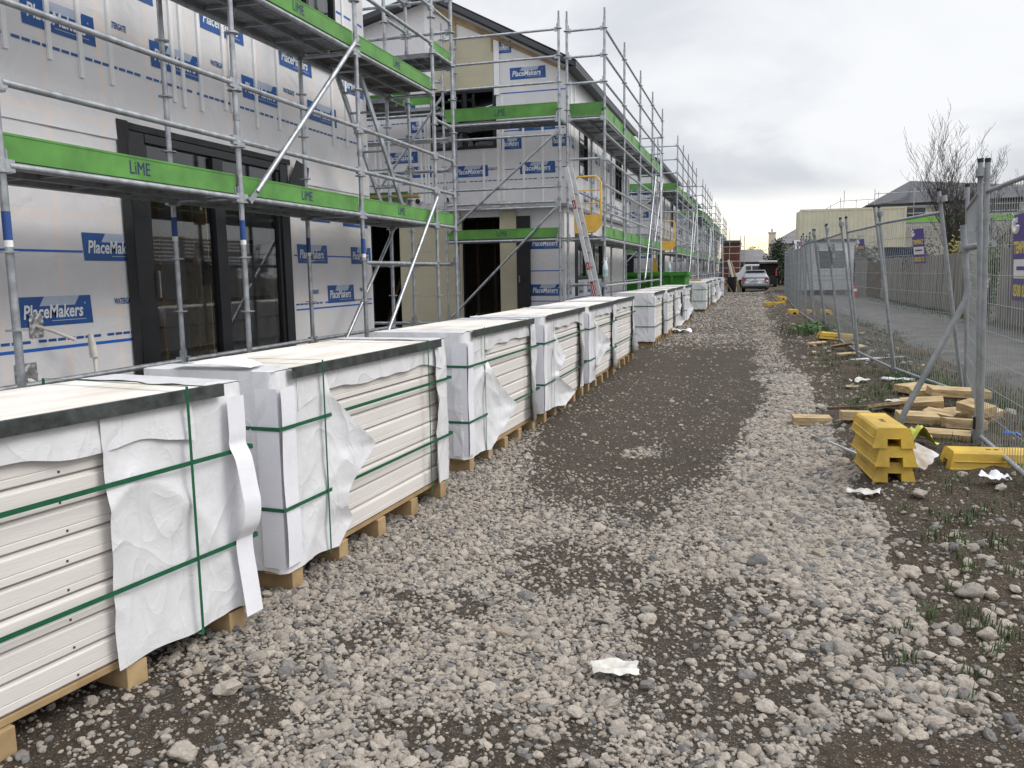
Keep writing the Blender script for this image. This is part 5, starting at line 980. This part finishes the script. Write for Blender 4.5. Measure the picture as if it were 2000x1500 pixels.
b.text('SKIPS', (1.5, sy(.45), .42), (1, 0, 0), (0, -.08, 1), .8, .2, REDM, 0, .03); b.box((3.25, .0, .85), (.05, .005, .4), REDM); b.box((3.36, .0, .7), (.05, .005, .3), REDM); b.build('marking', sk)
def bottle(label, x, y, z):
    b = MB(); b.path([(0, 0, 0), (0, 0, .03), (0, 0, .26), (0, 0, .36), (0, 0, .44)], [.05, .085, .085, .06, .03], mat('translucent white jug', (.62, .70, .72), .4, 0, .1, 8), 12); b.path([(-.04, 0, .40), (-.05, 0, .50), (.05, 0, .50), (.04, 0, .40)], .012, WHITEP, 6); b.tube((0, 0, .1), (0, 0, .2), .087, mat('teal jug label', (.25, .45, .45), .5), 12, False); b.v = [(p * .6, q * .6, r_ * .75) for p, q, r_ in b.v]; return tag(b.build('plastic_jug', loc=(x, y, z)), label, 'jug', 'white plastic jugs')
bottle('white plastic jug tied to the corner post of the second house scaffold', -2.74, 15.9, 1.36); bottle('white plastic jug standing on the rim of the green skip', -2.62, 27.25, 1.39)
b = MB(); b.prism([(-.1, 0), (.1, 0), (.02, .5), (-.05, .5)], (0, 0, 0), (1, 0, 0), (0, 0, 1), (0, 1, 0), .02, YELL); tag(b.build('warning_stand', loc=(-3.1, 27.5, 1.38)), 'yellow folded warning stand on the green skip', 'warning sign')
b = MB(); b.box((0, 0, .3), (.9, .03, .6), PINEL, Matrix.Rotation(-.2, 3, 'X')); tag(b.build('chipboard_sheet', loc=(-2.35, 31.9, .55)), 'pale board standing behind the right end of the green skip', 'board')
def wheel(t, x, y, r, w):
    o = thing('wheel', None, None, (x, y, r)); o.parent = t; b = MB(); b.tube((-w / 2, 0, 0), (w / 2, 0, 0), r, RUBB, 22); b.build('tyre', o); b = MB(); b.tube((-w / 2 - .004, 0, 0), (w / 2 + .004, 0, 0), r * .62, GALV, 18); b.build('rim', o)
# silver hatchback, rear towards the camera
car = thing('parked_car', 'silver hatchback parked in the lane with its rear to the camera', 'car', (.08, 56.3, -.01)); b = MB()
sec = [(0.0, .30, .62, .72, .30, .62), (.06, .28, .80, .80, .28, .66), (.30, .26, .86, .98, .26, .76), (.62, .25, .885, 1.02, .25, .0), (2.2, .24, .89, 1.0, 0, 0), (3.2, .25, .885, .92, 0, 0), (4.0, .28, .82, .80, 0, 0), (4.25, .34, .62, .62, 0, 0)]
def body(y, zb, hw, zt):
    return [(-hw * .9, y, zb), (-hw, y, zb + .16), (-hw, y, zb + .38), (-hw * .97, y, zt - .10), (-hw * .90, y, zt), (hw * .90, y, zt), (hw * .97, y, zt - .10), (hw, y, zb + .38), (hw, y, zb + .16), (hw * .9, y, zb)]
def loft(mb, rings, m, smooth=True):
    n = len(rings[0]); vs = [p for r_ in rings for p in r_]; mb.add(vs, [(j * n + i, j * n + (i + 1) % n, (j + 1) * n + (i + 1) % n, (j + 1) * n + i) for j in range(len(rings) - 1) for i in range(n)] + [tuple(range(n))[::-1], tuple(range((len(rings) - 1) * n, len(rings) * n))], m, smooth)
loft(b, [body(s[0], s[1], s[2], s[3]) for s in sec], SILV)
def cabin(y, hw, z0, hw1, z1_): return [(-hw, y, z0), (-hw1, y, z1_ - .05), (-hw1 * .85, y, z1_), (hw1 * .85, y, z1_), (hw1, y, z1_ - .05), (hw, y, z0)]
loft(b, [cabin(.16, .80, .92, .78, .95), cabin(.34, .80, .94, .70, 1.16), cabin(.62, .80, .95, .63, 1.36), cabin(1.0, .80, .95, .62, 1.42), cabin(2.1, .80, .95, .62, 1.42), cabin(3.1, .78, .92, .72, .95)], SILV); o_ = b.build('body', car, bevel=.02)
b = MB(); b.add([(-.70, .235, 1.00), (.70, .235, 1.00), (.60, .545, 1.33), (-.60, .545, 1.33)], [(0, 1, 2, 3)], GLASSD); b.add([(-.70, .225, 1.00), (.70, .225, 1.00), (.60, .535, 1.33), (-.60, .535, 1.33)], [(0, 1, 2, 3)], mat('tinted rear glass', (.03, .035, .035), .12)); b.build('rear_window', car)
for s in (-1, 1): b = MB(); b.prism([(0, 0), (.26, .03), (.27, .15), (.06, .17), (.0, .10)], (s * .84, -.01 + (.015), .74), (-s, .04, 0), (0, .12, 1), (0, -1, 0), .035, TAIL); b.build('tail_light', car); wheel(car, s * .74, .72, .315, .2); wheel(car, s * .74, 3.25, .315, .2)
b = MB(); b.bb((-.26, -.035, .66), (.26, -.01, .77), WHITEP); b.bb((-.22, -.038, .69), (.22, -.0355, .74), GALVD); b.build('number_plate', car); b = MB(); b.bb((-.78, -.05, .36), (.78, .05, .54), SILV); b.build('bumper', car, bevel=.03); b = MB(); b.bb((-.72, -.02, .22), (.72, .1, .355), RUBB); b.build('bumper_skirt', car)
b = MB(); b.bb((-.6, .44, 1.39), (.6, .72, 1.425), SILV); b.build('roof_spoiler', car, bevel=.01); b = MB(); b.tube((0, -.02, .86), (0, -.008, .86), .05, GALVD, 14); b.build('badge', car)
# black van with raised tailgate and white van ahead of it
bv = thing('parked_van', 'black van with its tailgate raised beside the silver car', 'van', (.95, 63, -.01)); b = MB()
b.add([(-.62, 0, .35), (.62, 0, .35), (.62, 0, 1.0), (.60, .15, 1.85), (-.60, .15, 1.85), (-.62, 0, 1.0), (-.62, 4.4, .35), (.62, 4.4, .35), (.62, 4.4, 1.0), (.58, 3.2, 1.85), (-.58, 3.2, 1.85), (-.62, 4.4, 1.0)], [(1, 7, 8, 2), (2, 8, 9, 3), (3, 9, 10, 4), (4, 10, 11, 5), (5, 11, 6, 0), (6, 7, 1, 0), (7, 6, 11, 8), (8, 11, 10, 9), (0, 1, 2, 5)], BLKP); b.quad([(-.6, .5, 1.0), (.6, .5, 1.0), (.58, .5, 1.8), (-.58, .5, 1.8)], DARKIN); b.build('body', bv)
b = MB(); b.prism([(-.62, 0), (.62, 0), (.60, .12), (-.60, .12)], (0, .12, 1.88), (1, 0, 0), (0, -.12, .95), (0, -1, .12), .62, WHTP); b.build('tailgate', bv, bevel=.02)
for s in (-1, 1): b = MB(); b.prism([(0, 0), (.11, 0), (.09, .5), (0, .5)], (s * .63, -.012, 1.0), (-s, 0, 0), (0, .15, 1), (0, -1, 0), .03, TAIL); b.build('tail_light', bv); wheel(bv, s * .55, .75, .33, .2); wheel(bv, s * .55, 3.5, .33, .2)
wv = thing('parked_van', 'white van standing crosswise behind the silver car', 'van', (-1.5, 70, -.01)); b = MB(); b.prism([(0, .4), (2.6, .4), (2.6, 1.85), (.75, 1.85), (.35, 1.25), (0, 1.1)], (0, 0, 0), (1, 0, 0), (0, 0, 1), (0, 1, 0), 1.8, WHTP); b.build('body', wv, bevel=.04)
for x0, x1 in ((.85, 1.25), (1.35, 2.0), (2.05, 2.5)): b = MB(); b.bb((x0, -.012, 1.3), (x1, -.003, 1.72), GLASSD); b.build('window', wv)
for x in (.5, 2.1): b = MB(); b.tube((x, -.02, .33), (x, .2, .33), .33, RUBB, 18); b.build('wheel', wv)
b = MB(); b.path([(0, 0, 0), (0, 0, .05), (0, 0, .95)], [.2, .26, .30], RUBB, 14); b.tube((0, 0, .95), (0, 0, 1.0), .33, RUBB, 14); tag(b.build('rubbish_bin', loc=(-1.38, 56.4, -.01)), 'black bin beside the farthest panel stack', 'bin')
for k, (x0, x1, y, lb) in enumerate(((-1.7, -1.1, 58.0, 'pale leaning plank nearest the black bin'), (-1.55, -.85, 58.4, 'pale leaning plank farthest right by the car'), (-1.62, -.98, 58.7, 'pale leaning plank in the middle of the leaning three'))):
    b = MB(); a, c = Vector((x0, y + .3, 2.1 - .1 * k)), Vector((x1, y, -.05)); d = c - a; b.box((0, 0, 0), (d.length, .14, .035), PINEL if k else FOAM, d.normalized().to_track_quat('X', 'Y').to_matrix()); tag(b.build('leaning_plank', loc=(a + c) / 2), lb, 'plank', 'planks leaning by the scaffold end')
b = MB(); b.box((0, 0, .35), (.03, .1, 1.1), PINEL, Matrix.Rotation(-.6, 3, 'Y')); tag(b.build('loose_plank', loc=(-1.45, 53.5, 0)), 'short plank propped against the last panel stack', 'plank')
# ------------------------------------------------------------------ sky, sun, camera
SUN_EL, SUN_AZ = 48, 84      # azimuth clockwise from +Y
w = bpy.data.worlds.new('World'); S.world = w; w.use_nodes = True; nt = w.node_tree; nt.nodes.clear(); N = nt.nodes.new; L = nt.links.new
out = N('ShaderNodeOutputWorld'); bg = N('ShaderNodeBackground'); bg.inputs['Strength'].default_value = .1; L(bg.outputs[0], out.inputs[0])
sky = N('ShaderNodeTexSky'); sky.sky_type = 'NISHITA'; sky.sun_disc = False; sky.sun_elevation = R(SUN_EL); sky.sun_rotation = R(SUN_AZ); sky.air_density = 1.2; sky.dust_density = 2
tc = N('ShaderNodeTexCoord'); sp = N('ShaderNodeSeparateXYZ'); L(tc.outputs['Generated'], sp.inputs[0])
def M(op, a, b=None, clamp=False):
    n = N('ShaderNodeMath'); n.operation = op; n.use_clamp = clamp
    for i, q in enumerate((a, b)):
        if q is None: continue
        if isinstance(q, (int, float)): n.inputs[i].default_value = q
        else: L(q, n.inputs[i])
    return n.outputs[0]
def MR(v, a, b, c, d):
    n = N('ShaderNodeMapRange'); n.interpolation_type = 'SMOOTHSTEP'
    for i, q in zip(('From Min', 'From Max', 'To Min', 'To Max'), (a, b, c, d)): n.inputs[i].default_value = q
    L(v, n.inputs['Value']); return n.outputs[0]
el = sp.outputs['Z']; den = M('ADD', M('MAXIMUM', el, .0), .13)
cv = N('ShaderNodeCombineXYZ'); L(M('DIVIDE', sp.outputs['X'], den), cv.inputs[0]); L(M('DIVIDE', sp.outputs['Y'], den), cv.inputs[1])
def cloud(sc, det, off, r=.5, dist=.6):
    mp = N('ShaderNodeMapping'); mp.inputs['Location'].default_value = off; mp.inputs['Rotation'].default_value = (0, 0, .6); mp.inputs['Scale'].default_value = (sc, sc * .62, 1); L(cv.outputs[0], mp.inputs[0])
    n = N('ShaderNodeTexNoise'); n.inputs['Scale'].default_value = 1; n.inputs['Detail'].default_value = det; n.inputs['Roughness'].default_value = r; n.inputs['Distortion'].default_value = dist; L(mp.outputs[0], n.inputs['Vector']); return n.outputs['Fac']
c1 = cloud(.42, 5, (3.1, 1.7, 0)); c2 = cloud(1.15, 6, (7.7, 2.2, 0), .55)
cf = M('ADD', M('MULTIPLY', c1, .62), M('MULTIPLY', c2, .38)); cf = MR(cf, .40, .585, 0, 1)
col = N('ShaderNodeMix'); col.data_type = 'RGBA'; L(cf, col.inputs[0]); col.inputs[6].default_value = (5.9, 6.12, 6.6, 1); col.inputs[7].default_value = (8.5, 8.6, 8.8, 1)
# an overcast dome is about three times brighter overhead than near the horizon
zen = MR(el, .30, .95, 1.0, 2.3); back = MR(sp.outputs['Y'], .2, -.6, 1.0, 1.12); br = M('MULTIPLY', zen, back)
sc = N('ShaderNodeVectorMath'); sc.operation = 'SCALE'; L(col.outputs[2], sc.inputs[0]); L(br, sc.inputs['Scale'])
# the clear pale yellow strip low down at the end of the lane
gaz = MR(M('ABSOLUTE', M('SUBTRACT', sp.outputs['X'], -.005)), .07, .36, 1, 0); gel = MR(M('ADD', el, M('MULTIPLY', M('SUBTRACT', c2, .5), .03)), .05, .10, 1, 0); fy = MR(sp.outputs['Y'], .2, .6, 0, 1)
gl = M('MULTIPLY', M('MULTIPLY', gaz, gel), fy)
gm_ = N('ShaderNodeMix'); gm_.data_type = 'RGBA'; L(gl, gm_.inputs[0]); L(sc.outputs[0], gm_.inputs[6])
lowc = N('ShaderNodeMix'); lowc.data_type = 'RGBA'; L(MR(el, .02, .065, 0, 1), lowc.inputs[0]); lowc.inputs[6].default_value = (14, 11.6, 7.6, 1); lowc.inputs[7].default_value = (12.6, 12.2, 11.2, 1); L(lowc.outputs[2], gm_.inputs[7])
fin = N('ShaderNodeMix'); fin.data_type = 'RGBA'; fin.inputs[0].default_value = .93; L(sky.outputs[0], fin.inputs[6]); L(gm_.outputs[2], fin.inputs[7]); L(fin.outputs[2], bg.inputs['Color'])
sl = bpy.data.lights.new('sun', 'SUN'); sl.energy = 1.5; sl.angle = R(28); sl.color = (1, .965, .91); so_ = bpy.data.objects.new('sun', sl); COL.objects.link(so_)
dirv = Vector((math.sin(R(SUN_AZ)) * math.cos(R(SUN_EL)), math.cos(R(SUN_AZ)) * math.cos(R(SUN_EL)), math.sin(R(SUN_EL)))); so_.rotation_euler = (-dirv).to_track_quat('-Z', 'Y').to_euler()
cam = bpy.data.cameras.new('camera'); co = bpy.data.objects.new('camera', cam); COL.objects.link(co); S.camera = co
cam.sensor_fit = 'HORIZONTAL'; cam.sensor_width = 36; cam.lens = 1618.1 / 2000 * 36; cam.clip_end = 2000; cam.clip_start = .05
ya, pi_, ro = R(16.2724), R(-7.6487), R(-.9010)
fw = Vector((-math.sin(ya) * math.cos(pi_), math.cos(ya) * math.cos(pi_), math.sin(pi_))); rt = Vector((math.cos(ya), math.sin(ya), 0)); up = rt.cross(fw)
r2 = rt * math.cos(ro) + up * math.sin(ro); u2 = -rt * math.sin(ro) + up * math.cos(ro)
co.matrix_world = Matrix(((r2.x, u2.x, -fw.x, 0), (r2.y, u2.y, -fw.y, 0), (r2.z, u2.z, -fw.z, 1.48), (0, 0, 0, 1)))
S.view_settings.view_transform = 'Standard'; S.view_settings.look = 'None'; S.view_settings.exposure = .22; S.view_settings.gamma = 1
S.render.engine = 'CYCLES'; S.cycles.max_bounces = 6; S.cycles.transparent_max_bounces = 12; S.cycles.use_denoising = True
